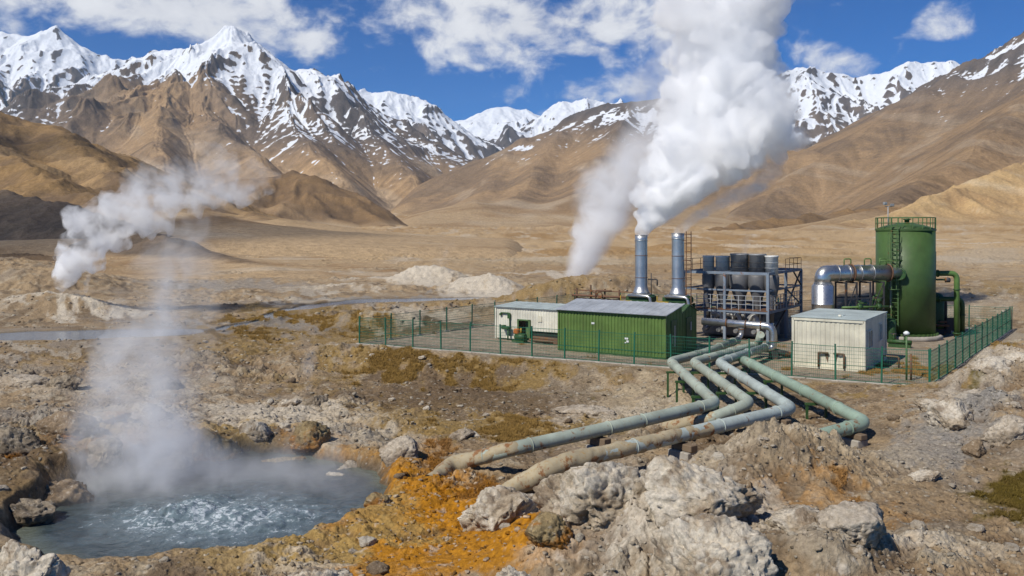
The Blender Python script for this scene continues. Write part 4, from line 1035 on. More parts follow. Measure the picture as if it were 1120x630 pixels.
# its steel trestle, crowded with small green pipework
tr = thing('pipe_trestle', 'green steel trestle full of small pipes under the silver duct', 'trestle', (*VD, 0), math.atan2(dr.y, dr.x))
m = MB()
for x in (1.3, 2.1, 3.1, 4.1):
    for y in (-.55, .55): m.bar((x, y, 0), (x, y, 3.95), .09)
    m.bar((x, -.6, 3.9), (x, .6, 3.9), .1)
for z in (1.9, 2.9):
    for y in (-.55, .55): m.bar((1.3, y, z), (4.1, y, z), .07)
m.bar((1.3, -.55, 1.9), (2.1, -.55, 3.9), .05); m.bar((3.1, -.55, 1.9), (4.1, -.55, 3.9), .05)
m.build('frame', M['dark'], tr)
m = MB()
rnd = random.Random(4)
for i, (x, y) in enumerate(((1.7, -.3), (2.45, -.35), (2.75, .2), (3.5, -.3), (3.8, .1))):
    m.tube([(x, y, .1), (x, y, 2.0+.25*i), (x+.6, y, 2.0+.25*i)], .06+.02*(i % 2), 10, .15)
m.tube([(1.1, -.7, 1.75), (4.4, -.7, 1.75)], .12, 12); m.tube([(.9, -.75, 2.35), (4.3, -.75, 2.35)], .07, 10); m.tube([(1.2, .3, 1.4), (4.4, .3, 1.4)], .16, 12)
m.build('pipework', M['pipegreen'], tr)
m = MB()
for x, z in ((1.6, 1.75), (2.9, 1.75), (3.6, 2.35), (2.2, 2.35)):
    m.tube([(x, -.7, z), (x, -.7, z+.35)], .04, 8); m.ring((x, -.7, z+.38), (0, 0, 1), .14, .02, 14, 6); m.tube([(x-.14, -.7, z), (x+.14, -.7, z)], .19, 12)
m.each('valve', M['dkgreen'], tr)
MB().lathe([(.35, 0), (.38, .1), (.38, 1.2), (.3, 1.4), (.1, 1.45)], (4.9, -.1, .1), 20).build('vessel', M['dkgreen'], tr)
# --- condenser block: steel frame with five fan vessels
CF = (16.45, 57.0); FL_, FD, FH = 5.75, 7.6, 4.48
fr = thing('condenser_frame', 'open blue grey steel frame with a railed deck round the fan vessels', 'steel frame', (*CF, 0), RZ)
xs = (-FL_, -FL_/2, 0); ys = (0, 3.9, FD)
m = MB()
for x in xs:
    for y in ys:
        m.bar((x, y, 0), (x, y, FH), .17)
m.each('column', M['steel'], fr)
m = MB()
for z, wd in ((FH, .17), (3.35, .10), (1.98, .17)):
    for y in ys: m.bar((-FL_, y, z), (0, y, z), wd*.8, wd)
    for x in xs: m.bar((x, 0, z), (x, FD, z), wd*.8, wd)
m.each('beam', M['steel'], fr)
m = MB()
m.bar((0, 3.9, 1.98), (0, FD, FH), .09); m.bar((0, FD, 1.98), (0, 3.9, 3.35), .08); m.bar((0, 0, .1), (0, 3.9, 1.9), .09); m.bar((-FL_, FD, .1), (-FL_/2, FD, 1.9), .08); m.bar((0, FD, 3.35), (0, 5.6, FH), .08)
m.each('brace', M['dark'], fr)
m = MB(); m.box((-FL_/2, .35, 2.07), (FL_, .9, .05)); m.box((-.4, FD/2, 2.075), (.9, FD-1, .05)); m.box((-FL_/2, FD-.4, 2.07), (FL_, .9, .05)); m.build('deck', M['brown'], fr)
m = MB()
for z in (2.45, 2.72, 3.02):
    m.bar((-FL_, -.06, z), (0, -.06, z), .035); m.bar((.06, 0, z), (.06, FD, z), .035)
for i in range(13): m.bar((-FL_+i*FL_/12, -.06, 2.0), (-FL_+i*FL_/12, -.06, 3.02), .04)
for i in range(1, 12): m.bar((.06, i*FD/12, 2.0), (.06, i*FD/12, 3.02), .04)
m.build('railing', M['rail'], fr)
m = MB()
for z in (FH+.45, FH+.85):
    m.bar((-FL_*.15, FD, z), (0, FD, z), .03); m.bar((0, FD*.5, z), (0, FD, z), .03); m.bar((-FL_, FD*.6, z), (-FL_, 0, z), .03)
for q in (.5, .625, .75, .875, 1): m.bar((0, FD*q, FH), (0, FD*q, FH+.85), .03)
for q in (0, .2, .4, .6): m.bar((-FL_, FD*q, FH), (-FL_, FD*q, FH+.85), .03)
m.each('top_railing', M['brown'], fr)
VS = [(775, .38, 'grey', 'first and narrowest grey fan vessel at the frame end nearest the chimneys', 5.55), (790.5, .47, 'grey', 'second pale grey fan vessel counting from the chimneys', 5.55), (809, .60, 'charcoal', 'widest charcoal fan vessel, in the middle of the steel frame', 5.72),
      (828.5, .54, 'charcoal', 'dark fan vessel between the widest charcoal one and the end one', 5.72), (844, .42, 'grey', 'last grey fan vessel at the frame end nearest the silver duct', 5.62)]
for i, (px, r, mt, lb, zt) in enumerate(VS):
    b0 = yard(CF, 0, 1.5); k_ = (px-CX)/FOC
    t = (b0.x-k_*b0.y)/(E1.x-k_*E1.y); q = yard(CF, -t, 1.5)
    v = thing('fan_vessel', lb, 'vessel', q, RZ, 'fan vessels in the steel frame')
    MB().lathe([(.14, 1.2), (.16, 2.1), (.22, 2.35), (r*1.15, 3.65), (r*1.15, 4.2), (r, 4.35)], n=28).build('hopper', M['hopper'], v)
    MB().lathe([(r, 4.352), (r, zt-.12), (r*1.07, zt-.10), (r*1.07, zt), (r*.93, zt), (r*.93, zt-.25), (.05, zt-.28)], n=32).build('fan_stack', M[mt], v)
    m = MB()
    for z in (4.8, 5.15): m.ring((0, 0, z), (0, 0, 1), r+.01, .022, 28, 6)
    m.each('band', M['rail' if mt == 'grey' else 'dark'], v)
    MB().tube([(0, 0, 1.6), (0, 0, .6), (0, -.9, .6)], .14, 12, .3).build('drain_pipe', M['galv'], v)
# machinery below the deck
tb = thing('turbine_set', 'dark machinery and curved grey pipes under the railed deck', 'machinery', yard(CF, -FL_/2, 2.6), RZ)
m = MB(); m.box((0, .6, .55), (4.6, 2.6, .9), bev=.1); m.tube([(-1.9, 0, 1.2), (1.9, 0, 1.2)], .55, 20); m.box((0, 2.8, .9), (5.2, .12, 1.7)); m.build('housing', M['charcoal'], tb)
m = MB()
for x in (-1.4, -.2, 1.0): m.tube([(x, -.7, 1.05), (x+.35, -1.1, 1.55), (x+.75, -1.5, 1.6), (x+.95, -1.7, 1.2), (x+1.0, -1.8, .4)], .12, 12, .25)
m.tube([(-1.5, -1.0, 1.62), (.8, -1.0, 1.62)], .17, 12); m.each('curved_pipe', M['grey'], tb)
# --- two chimneys on their skids
for i, (px, d_, top, lb, lb2) in enumerate(((701.3, 58.6, 257, 'tall steel chimney on its own, farther from the fan vessels', 'green skid of pipes under the chimney farther from the vessels'), (741.5, 57.6, 255, 'tall steel chimney with a ladder beside the fan vessels', 'green skid of pipes under the chimney with the ladder'))):
    X = (px-CX)/FOC*d_; zt = CAMZ-(top-HZ)/FOC*d_; r = .405
    c = thing('chimney', lb, 'chimney', (X, d_, 3.12), RZ, 'steel chimneys')
    h = zt-3.12
    m = MB(); m.lathe([(.60, 0), (.52, .12), (r+.02, .42), (r, .5), (r, h-.3), (r, h), (r-.05, h), (r-.05, h-1.2), (.02, h-1.25)], n=32); m.build('shaft', M['galv'], c)
    m = MB()
    for z in (1.05, 2.5): m.ring((0, 0, z), (0, 0, 1), r+.005, .022, 32, 6)
    m.each('band', M['brown'], c)
    m = MB(); m.ring((0, 0, h-.36), (0, 0, 1), r+.01, .03, 32, 6); m.ring((0, 0, h-.02), (0, 0, 1), r, .03, 32, 6); m.each('collar', M['galv'], c)
    if i == 1:
        m = MB()
        for a in (.62, .95): m.bar((a, -.12, -2.9), (a, -.12, h+.12), .05)
        for q in range(22): m.bar((.62, -.12, -2.6+q*.3), (.95, -.12, -2.6+q*.3), .03)
        for z in (.9, 2.2, 3.5): m.bar((r*.9, 0, z), (.62, -.12, z), .04)
        l = m.build('ladder', M['brown'], c)
        m = MB()
        for q in range(7): m.tube([(.62, -.12, .6+q*.55), (.66, -.55, .6+q*.55), (.91, -.55, .6+q*.55), (.95, -.12, .6+q*.55)], .02, 5, .15)
        m.build('cage', M['brown'], l)
    else:
        m = MB(); m.tube([(.72, 0, -.3), (.72, 0, 1.35)], .035, 6); m.tube([(.5, 0, .95), (1.15, 0, .95), (1.15, 0, .55)], .05, 8, .1); m.each('vent_line', M['dark'], c)
    s_ = thing('skid', lb2, 'skid', (X, d_, 0), RZ, 'skids under the chimneys')
    m = MB(); m.box((0, 0, 2.78), (1.7, 1.3, .5), bev=.12); m.build('housing', M['dkgreen'], s_)
    m = MB(); m.lathe([(.72, 3.03), (.72, 3.10), (.60, 3.118)], n=24); m.build('seat_ring', M['galv'], s_)
    m = MB()
    for x in (-.85, .85):
        for y in (-.65, .65): m.bar((x, y, 0), (x, y, 2.55), .12)
    for z in (1.2, 2.45):
        for y in (-.65, .65): m.bar((-.9, y, z), (.9, y, z), .1)
    m.build('frame', M['dkgreen'], s_)
    m = MB(); m.tube([(-.6, -.75, 3.0), (.95, -.75, 3.0), (1.05, -.75, 2.4), (1.05, -.75, 1.0)], .10, 10, .25); m.build('bypass_pipe', M['galv'], s_)
    m = MB(); m.bar((-1.1, -.8, 2.62), (-.3, -.8, 2.62), .12); m.bar((.4, -.85, 2.5), (.9, -.85, 2.5), .12); m.bar((-1.1, -.8, 2.2), (-1.1, -.8, 3.0), .05); m.build('guard', M['yellow'], s_)
# brown pipe rack behind the green shed
pr_ = thing('pipe_rack', 'low rusty pipe rack showing over the green shed roof', 'pipe rack', (6.7, 60.6, 0), RZ)
m = MB()
for x in (-2.6, -1.5, -.4, .7, 1.8):
    m.bar((x, 0, 0), (x, 0, 3.25+.25*(x == -1.5)), .09)
for z in (2.55, 3.1): m.bar((-2.8, 0, z), (1.9, 0, z), .07)
m.bar((-1.5, 0, 3.1), (-.4, 0, 2.55), .05); m.build('frame', M['brown'], pr_)
m = MB(); m.tube([(-2.9, -.12, 2.75), (1.9, -.12, 2.75)], .08, 8); m.tube([(-1.0, -.2, 2.3), (-1.0, -.2, 3.15), (.2, -.2, 3.15)], .06, 8, .1); m.ring((-.7, -.2, 2.85), (0, 1, 0), .2, .05, 16, 6); m.build('pipe', M['brown'], pr_)
# --- right of the tank: tall bent green pipes and the dark pump house
for i, (x0, z0, x1, r, lb) in enumerate(((1023, 299, 1046.5, .185, 'taller green bent pipe coming down beside the tank'), (1024, 327, 1052.5, .165, 'lower green bent pipe beside the tank'))):
    d_ = 60.6+i*.9; zz = CAMZ-(z0-HZ)/FOC*d_; X0 = (x0-CX)/FOC*d_-.25; X1 = (x1-CX)/FOC*d_
    g = thing('bent_pipe', lb, 'pipe', (X1, d_, 0), 0, 'bent green pipes beside the tank')
    MB().tube([(X0-X1, 0, zz), (0, 0, zz), (0, 0, .0)], r, 16, .45).build('pipe', M['pipegreen' if i == 0 else 'tank'], g)
    m = MB(); m.ring((X0-X1+.42, 0, zz), (1, 0, 0), r+.03, .05, 18, 6); m.ring((0, 0, zz-1.1), (0, 0, 1), r+.02, .04, 18, 6); m.ring((0, 0, .25), (0, 0, 1), r+.05, .05, 18, 6); m.each('flange', M['dkgreen'], g)
g = thing('pump_vessel', 'dark pump vessel standing in the shade right of the tank', 'vessel', (29.6, 62.2, 0))
m = MB(); m.lathe([(.62, .45), (.66, .6), (.66, 2.6), (.5, 2.85), (.1, 2.95)], n=24); m.build('body', M['dkgreen'], g)
m = MB(); m.box((.1, 0, .25), (1.7, 1.0, .35)); m.tube([(.7, -.2, .4), (.7, -.2, 2.4), (0, -.2, 2.8)], .12, 10, .3); m.box((.95, -.5, .75), (.7, .1, .9)); m.build('base', M['dark'], g)
m = MB(); m.tube([(-.4, -.8, .7), (.6, -.8, .7)], .09, 8); m.box((.2, -.8, .95), (.5, .25, .12)); m.build('motor', M['brown'], g)
g = thing('valve', 'black hand valve on a stub pipe high beside the tank', 'valve', (TK[0]+TR, TK[1]-.3, 3.95))
m = MB(); m.tube([(-.1, 0, 0), (.75, 0, 0)], .06, 8); m.build('stub', M['dkgreen'], g); MB().lathe([(.02, -.05), (.16, -.16), (.2, 0), (.16, .14), (.02, .18)], (.85, 0, -.02), 16).build('body', M['dark'], g)
m = MB(); m.tube([(.05, 0, 0), (.05, 0, 1.9)], .035, 6); m.build('rod', M['dkgreen'], g)
# small things in the yard, right of the container
g = thing('valve_set', 'small green valve set on the ground between container and tank', 'valve set', (*at(984, 380), 0), RZ)
m = MB(); m.tube([(-.7, 0, .35), (.7, 0, .35)], .13, 12); m.tube([(-.35, 0, .35), (-.35, 0, .8)], .07, 8); m.tube([(.3, 0, .35), (.3, 0, .75)], .07, 8); m.box((0, 0, .1), (1.3, .3, .2)); m.build('body', M['dkgreen'], g)
m = MB(); m.ring((-.35, 0, .82), (0, 0, 1), .17, .025, 16, 6); m.ring((.3, 0, .78), (0, 0, 1), .15, .025, 16, 6); m.each('handwheel', M['dark'], g)
x, y = at(991.5, 416)
g = thing('marker_pole', 'thin post with a small white cap inside the fence corner', 'post', (x, y, 0))
MB().tube([(0, 0, 0), (0, 0, 2.25)], .045, 8).build('post', M['railgreen'], g); MB().lathe([(.02, 2.2), (.13, 2.24), (.15, 2.32), (.05, 2.4)], n=12).build('cap', M['sign'], g)
MB().tube([(.22, 0, 0), (.22, 0, 1.3)], .05, 8).build('short_post', M['brown'], g)
x, y = at(972, 402)
g = thing('hydrant_frame', 'low rusty pipe frame beside the container corner', 'pipe frame', (x, y, 0), RZ)
MB().tube([(-.3, 0, 0), (-.3, 0, .6), (.5, 0, .6), (.5, 0, 0)], .05, 8, .1).build('pipe', M['brown'], g)
# ------------------------------------------------------------------ the four pale pipelines that leave the yard, the silver line that feeds them
def PG(px, py, dz):
    x, y = at(px, py, 0); x, y = at(px, py, gheight(x, y)); return Vector((x, y, gheight(x, y)+dz))
def flange_set(pts, r, mat, parent, every=3.2):
    m = MB(); acc = 1.2
    for a, b in zip(pts, pts[1:]):
        a = Vector(a); b = Vector(b); L = (b-a).length; d = (b-a)/L; t = acc
        while t < L-.5:
            m.ring(a+d*t, d, r+.008, .022, 24, 6); t += every
        acc = 1.0
    if m.v: m.each('weld_collar', mat, parent)
def P3(px, py, z):
    x, y = at(px, py, z); return Vector((x, y, z))
PIPES = []
def pipeline(label, pts, r, mat, bend, mats=None):
    o = Vector((pts[0].x, pts[0].y, 0)); t = thing('pipeline', label, 'pipeline', o, 0, 'pale green pipelines leaving the yard')
    q = [p-o for p in pts]
    MB().tube(q, r, 24, bend).build('pipe', mat, t)
    flange_set(q, r, mat, t)
    PIPES.append((t, pts, r))
    return t, q
r = .22
A0, A1, A2, A3, A4 = P3(807, 372, .55), P3(770, 386, .7), P3(733, 395.5, .8), P3(783.5, 441, .8), P3(690, 463, .72)
p1 = [A0, A1, A2, A3, A4, P3(560, 491, .5), PG(494, 511, .14), PG(462, 524, -.38)]
t1, q1 = pipeline('pale green pipeline that runs to the orange edge of the hot pool', p1, r, M['pipe2'], .55)
p2 = [P3(832, 366, 1.4), P3(829, 377, .7), P3(758, 396, .8), P3(821, 441, .75), P3(775, 459, .35), P3(730, 468, -.35)]
t2, q2 = pipeline('pale green pipeline with a rusty dark end dipping into the ground', p2, r, M['pipe2'], .5)
p3 = [P3(843, 378, .65), P3(786, 396.5, .82), P3(867, 447, .75), P3(720, 482, .65), P3(612, 507, .46), PG(520, 536, -.35)]
t3, q3 = pipeline('pale blue green pipeline that ends behind the squarish white boulder', p3, r*1.02, M['pipe'], .55)
p4 = [P3(812, 393.5, .35), P3(816, 395, .85), P3(948, 462.5, .62), P3(895, 477, .45), P3(850, 490, .1)]
t4, q4 = pipeline('green pipeline that bends behind the brown mound', p4, r*1.04, M['pipe4'], .5)
# mineral crust grown over the lower ends: sleeves with a lumpy skin
def crust(parent, pts, r, seed, bend, t0, t1, r1=None, name='mineral_crust'):
    """lumpy mineral skin along the pipe's own line, from fraction t0 to t1 of its length"""
    P_ = [Vector(p) for p in pts]; Q = [P_[0]]
    for a, b, c in zip(P_, P_[1:], P_[2:]):
        u = a-b; v = c-b; kk = min(bend, u.length*.48, v.length*.48); u.normalize(); v.normalize()
        for i in range(7):
            t = i/6; Q.append((b+u*kk)*(1-t)**2+b*2*t*(1-t)+(b+v*kk)*t*t)
    Q.append(P_[-1]); cum = [0]
    for a, b in zip(Q, Q[1:]): cum.append(cum[-1]+(b-a).length)
    L = cum[-1]; n = int(L*(t1-t0)/.07); k = 30; cs = []
    for i in range(n+1):
        s_ = L*(t0+(t1-t0)*i/n); j = max(0, min(len(Q)-2, next((q for q in range(len(cum)-1) if cum[q+1] >= s_), len(Q)-2)))
        cs.append(Q[j].lerp(Q[j+1], (s_-cum[j])/max(1e-6, cum[j+1]-cum[j])))
    V = []
    for i, p in enumerate(cs):
        d = (cs[min(i+1, n)]-cs[max(i-1, 0)]).normalized(); u = d.cross(Vector((0, 0, 1))).normalized(); w_ = u.cross(d)
        V += [(p, u*math.cos(2*math.pi*j/k)+w_*math.sin(2*math.pi*j/k), i/n) for j in range(k)]
    A = np.array([list(p+o*r) for p, o, t in V], F32); nz = fbm3(A, 2.6, 4, seed); cv = fbm3(A, .8, 3, seed+9)
    vs = [p+o*((r if r1 is None else r+(r1-r)*t)+.06*e+.10*c-.012+.03*t) for (p, o, t), e, c in zip(V, nz, cv)]
    fs = [(i*k+j, i*k+(j+1) % k, (i+1)*k+(j+1) % k, (i+1)*k+j) for i in range(n) for j in range(k)]
    m = MB(); m.add(vs, fs, True); return m.build(name, M['pipe3'], parent)
crust(t1, q1, r, 5, .55, .86, .985, r+.07)
crust(t3, q3, r*1.02, 7, .55, .73, .985, r+.05)
crust(t2, q2, r, 9, .5, .90, 1.0, r+.03)
# silver feed line in front of the steel frame
o = P3(846, 381, .6); o0 = Vector((o.x, o.y, 0)); dz = CAMZ-(357-HZ)/FOC*o.y
f = thing('feed_pipe', 'silver feed pipe running past the steel frame and elbowing down to a pipeline', 'pipe', o0)
q = [Vector(((768-CX)/FOC*(o.y+1.9), o.y+1.9, dz+.1))-o0, Vector((0, 0, dz)), Vector((0, 0, .62)), Vector((-.5, .0, .55))]
MB().tube(q, .21, 20, .5).build('pipe', M['alu'], f)
m = MB(); d_ = (q[1]-q[0]).normalized()
for e in (.35, .62, .83): m.ring(q[0].lerp(q[1], e), d_, .225, .035, 20, 6)
m.ring((0, 0, 1.0), (0, 0, 1), .225, .035, 20, 6); m.each('flange', M['brown'], f)
m = MB(); m.tube([(-.2, 0, .5), (.9, .3, .22), (1.3, .4, .1)], .18, 14, .3); m.box((0, 0, .25), (.4, .4, .5)); m.each('elbow', M['dark'], f)
g = thing('feed_pipe', 'short silver pipe rising behind the middle pipelines', 'pipe', (*at(806, 380), 0))
MB().tube([(0, 0, .5), (.35, .3, .7), (.35, .3, 1.5), (-1.2, 1.2, 1.55)], .15, 14, .3).build('pipe', M['galv'], g)
m = MB(); m.ring((.35, .3, 1.1), (0, 0, 1), .17, .03, 16, 6); m.each('flange', M['brown'], g)
# trestles and blocks that carry the pipes
def stand(px, py, pz, r, kind, label, ang, wide=.75):
    p = P3(px, py, pz); z0 = gheight(p.x, p.y)-.12; h = p.z-r-z0
    if h < .12: h = .12
    if kind == 'steel':
        t = thing('pipe_stand', label, 'pipe stand', (p.x, p.y, z0), ang, 'steel stands under the pipelines')
        m = MB()
        for s_ in (-1, 1): m.bar((s_*wide/2, 0, 0), (s_*wide/2, 0, h), .09)
        m.each('leg', M['dkgreen'], t); MB().box((0, 0, h-.05), (wide+.15, .14, .09)).build('crossbar', M['dkgreen'], t)
    else:
        t = thing('pipe_block', label, 'pipe support', (p.x, p.y, z0), ang, 'timber and concrete blocks under the pipelines')
        MB().box((0, 0, h*.33), (wide, .55, h*.66+.02), bev=.03).build('block', M['conc'], t)
        MB().box((0, 0, h*.66+h*.16+.012), (wide*1.12, .34, max(.05, h*.3)), bev=.02).build('sleeper', M['wood'], t)
def ang_of(a, b): return math.atan2(b.y-a.y, b.x-a.x)+math.pi/2
a12 = ang_of(A2, A3)
stand(739, 401, .79, r, 'steel', 'steel stand under the first pipe bend nearest the green shed', a12)
stand(749.5, 411, .8, r, 'steel', 'steel stand under the leftmost pipe, one stand on from its bend', a12)
stand(768, 427, .8, r, 'steel', 'steel stand under the lower end of the leftmost sloping pipe', a12)
stand(766, 401.5, .79, r, 'steel', 'steel stand near the top of the second pipe from the shed', a12)
stand(795, 423, .77, r, 'steel', 'steel stand under the middle of the second pipe from the shed', a12)
stand(795, 402, .81, r, 'steel', 'steel stand near the top of the third pipe from the shed', a12)
stand(828, 423, .78, r, 'steel', 'steel stand under the middle of the third pipe from the shed', a12)
stand(846, 410.5, .8, r, 'steel', 'steel stand under the upper part of the pipe farthest from the shed', a12)
stand(893, 434.5, .7, r, 'steel', 'steel stand under the lower part of the pipe farthest from the shed', a12)
a34 = ang_of(A3, A4)
stand(775, 442.5, .79, r, 'block', 'dark block under the lower bend of the leftmost pipe', a34)
stand(655, 470, .66, r, 'block', 'block under the pipe to the hot pool, halfway along', a34)
b34 = ang_of(p3[2], p3[3])
stand(852, 450.5, .74, r, 'block', 'block under the lower bend of the third pipe', b34)
stand(747, 476.5, .67, r, 'block', 'squat sleeper block left of the brown mound', b34, .85)
stand(645, 499.5, .56, r, 'block', 'pale sleeper block near the white boulders', b34, .85)
stand(934, 466, .60, r, 'block', 'block under the last bend behind the brown mound', ang_of(p4[2], p4[3]))
# ------------------------------------------------------------------ mesh fence round the yard
def fence(label, a, b, npost, h=1.78, base=True, cap=None):
    a = Vector((*a, 0)); b = Vector((*b, 0)); d = b-a; L = d.length; u = d/L; rz = math.atan2(u.y, u.x)
    f = thing('fence', label, 'fence', a, rz, 'green mesh fences round the yard')
    rnd = random.Random(npost); zs = []
    step = L/(npost-1)
    pm = MB(); pm.box((0, 0, h/2), (.07, .07, h)); pm.box((0, 0, h+.01), (.085, .085, .025))
    fm = MB(); fm.box((0, 0, .0), (.34, .34, .16), bev=.03)
    first = None
    for i in range(npost):
        x = i*step; zg = gheight(a.x+u.x*x, a.y+u.y*x); zs.append(zg)
        if first is None:
            po = pm.build('post', M['fence'], f); fo = fm.build('footing', M['conc'], po); first = po
        else:
            po = first.copy(); col.objects.link(po); po.parent = f
            fo = first.children[0].copy(); col.objects.link(fo); fo.parent = po
        po.location = (x, 0, zg-.03); po.rotation_euler = (rnd.uniform(-.02, .02), rnd.uniform(-.02, .02), 0)
    for i in range(npost-1):
        m = MB(); x0, x1 = i*step+.05, (i+1)*step-.05; z0, z1 = zs[i]+.08, zs[i+1]+.08; hh = h-.2
        def pt(t, z): return (x0+(x1-x0)*t, 0, z0+(z1-z0)*t+z)
        n = max(4, int(step/.10))
        for j in range(n+1): m.bar(pt(j/n, 0), pt(j/n, hh), .008)
        for j in range(10): m.bar(pt(0, hh*j/9), pt(1, hh*j/9), .011 if j not in (0, 4, 9) else .026)
        m.build('mesh_panel', M['fence'], f)
    if base:
        m = MB(); n = 24
        for i in range(n):
            q0, q1 = i*L/n+.01, (i+1)*L/n-.01; xm = (q0+q1)/2
            m.box((xm, 0, gheight(a.x+u.x*xm, a.y+u.y*xm)-.02), (q1-q0, .22, .14+rnd.uniform(-.02, .03)), rnd.uniform(-.01, .01), .02)
        m.build('kerb', M['conc'], f)
    return f
fence('mesh fence along the front of the yard before the green shed', FL, FR, 17, 1.80)
fence('mesh fence with close posts down the far right edge of the yard', FR, (36.2, 64.4), 14, 1.75)
fence('mesh fence at the left end of the yard beside the cream cabin', FL, BL, 11, 1.75, base=False)
fence('mesh fence at the back of the yard behind the tank', BL, BR, 13, 1.75, base=False)
# ------------------------------------------------------------------ boulders, loose stones, dry grass, water
def ico(sub):
    bm = bmesh.new(); bmesh.ops.create_icosphere(bm, subdivisions=sub, radius=1)
    v = np.array([x.co[:] for x in bm.verts], F32); f = np.array([[q.index for q in x.verts] for x in bm.faces], np.int32); bm.free()
    return v, f
ICO = {k: ico(k) for k in (1, 2, 4, 5, 6)}
def rock_verts(seed, sub, cuts=17, rough=1.0, sc=(1, 1, 1)):
    r = np.random.RandomState(seed); v = ICO[sub][0].copy()
    for i in range(cuts):
        n = r.randn(3); n /= np.linalg.norm(n); o = r.uniform(.5, .88)
        d = v@n.astype(F32); v = v-np.clip(d-o, 0, None)[:, None]*n.astype(F32)*.93
    nrm = v/np.linalg.norm(v, axis=1)[:, None]
    P = v*np.array(sc, F32)/max(sc)
    lump = fbm3(P+seed, 1.9, 3, 200+seed % 40)
    q = P+.25*np.stack([fbm3(P, 2.1, 2, 231), fbm3(P+5, 2.1, 2, 232), fbm3(P-5, 2.1, 2, 233)], 1)
    rg = 1-np.abs(perlin3(q[:, 0]*3.4+seed, q[:, 1]*3.4, q[:, 2]*3.4, 240))*2.2
    rg2 = 1-np.abs(perlin3(q[:, 0]*8.5+seed, q[:, 1]*8.5, q[:, 2]*8.5, 241))*2.2
    fine = fbm3(P+seed*.3, 13, 3, 245)
    disp = .17*lump+rough*(-.055*np.clip(rg, 0, 1)**4-.02*np.clip(rg2, 0, 1)**4+.085*fine+.06*fbm3(P, 5.5, 3, 248))
    v = v+nrm*disp[:, None]
    for i in range(26 if sub > 4 else 12):
        n = r.randn(3).astype(F32); n /= np.linalg.norm(n); pr_ = v@n; o = pr_.max()*r.uniform(.88, .99)
        v = v-np.clip(pr_-o, 0, None)[:, None]*n*.85
    v = v+nrm*(.085*fbm3(P+seed*.7, 7, 5, 251, .62)+.07*np.abs(fbm3(P*1.0+seed, 3.2, 4, 253))-.07*np.clip(1-np.abs(fbm3(P+seed, 3.6, 4, 252))*6, 0, 1)**2)[:, None]*rough
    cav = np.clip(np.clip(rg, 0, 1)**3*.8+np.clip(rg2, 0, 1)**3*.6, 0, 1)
    return v, cav, fine, lump
ROCKC = {'white': ((.61, .55, .455), (.43, .355, .26), (.20, .145, .095)), 'grey': ((.50, .435, .35), (.36, .295, .22), (.15, .115, .08)), 'ochre': ((.33, .25, .13), (.32, .15, .035), (.11, .075, .04)),
         'brown': ((.27, .20, .13), (.19, .135, .085), (.08, .055, .035)), 'orange': ((.30, .135, .03), (.18, .085, .03), (.07, .045, .03)), 'dark': ((.35, .29, .215), (.24, .19, .135), (.05, .042, .033))}
def rock_material():
    k = NT('rock')
    a = k.n('ShaderNodeAttribute', attribute_name='Col').outputs['Color']; P = k.n('ShaderNodeTexCoord').outputs['Object']
    nf = k.noise(P, 11, 6, .68); n2 = k.noise(P, 2.6, 5, .62)
    c = k.mix(1.0, a, k.n('ShaderNodeCombineColor', {0: k.mapr(nf, .25, .75, .58, 1.4), 1: k.mapr(nf, .25, .75, .57, 1.39), 2: k.mapr(nf, .25, .75, .54, 1.36)}).outputs[0], 'MULTIPLY')
    c = k.mix(k.mapr(k.noise(P, 4.5, 6, .7, .5), .56, .70, 0, .55, True), c, (.17, .125, .08))
    c = k.mix(k.mapr(k.noise(P, 6.0, 6, .72), .55, .64, 0, .45, True), c, (.60, .54, .44))
    h = k.math('ADD', k.math('MULTIPLY', nf, .55), n2)
    h = k.math('ADD', h, k.math('MULTIPLY', k.noise(P, 34, 4, .7), .35))
    b = k.n('ShaderNodeBump', {'Height': h, 'Distance': .09, 'Strength': .9})
    p = k.n('ShaderNodeBsdfPrincipled', {'Base Color': c, 'Roughness': .92, 'Normal': b.outputs[0]}); p.inputs['Specular IOR Level'].default_value = .2
    return k.out(p.outputs[0])
M_ROCK = rock_material()
def rock_mesh(name, v, f, colr):
    me = bpy.data.meshes.new(name); me.vertices.add(len(v)); me.vertices.foreach_set('co', v.astype(F32).ravel())
    m = len(f); me.loops.add(m*3); me.loops.foreach_set('vertex_index', f.ravel()); me.polygons.add(m)
    me.polygons.foreach_set('loop_start', np.arange(0, m*3, 3, dtype=np.int32)); me.polygons.foreach_set('use_smooth', np.ones(m, bool)); me.update(calc_edges=True)
    set_attrs(me, {'Col': colr.astype(F32)}); me.materials.append(M_ROCK)
    return me
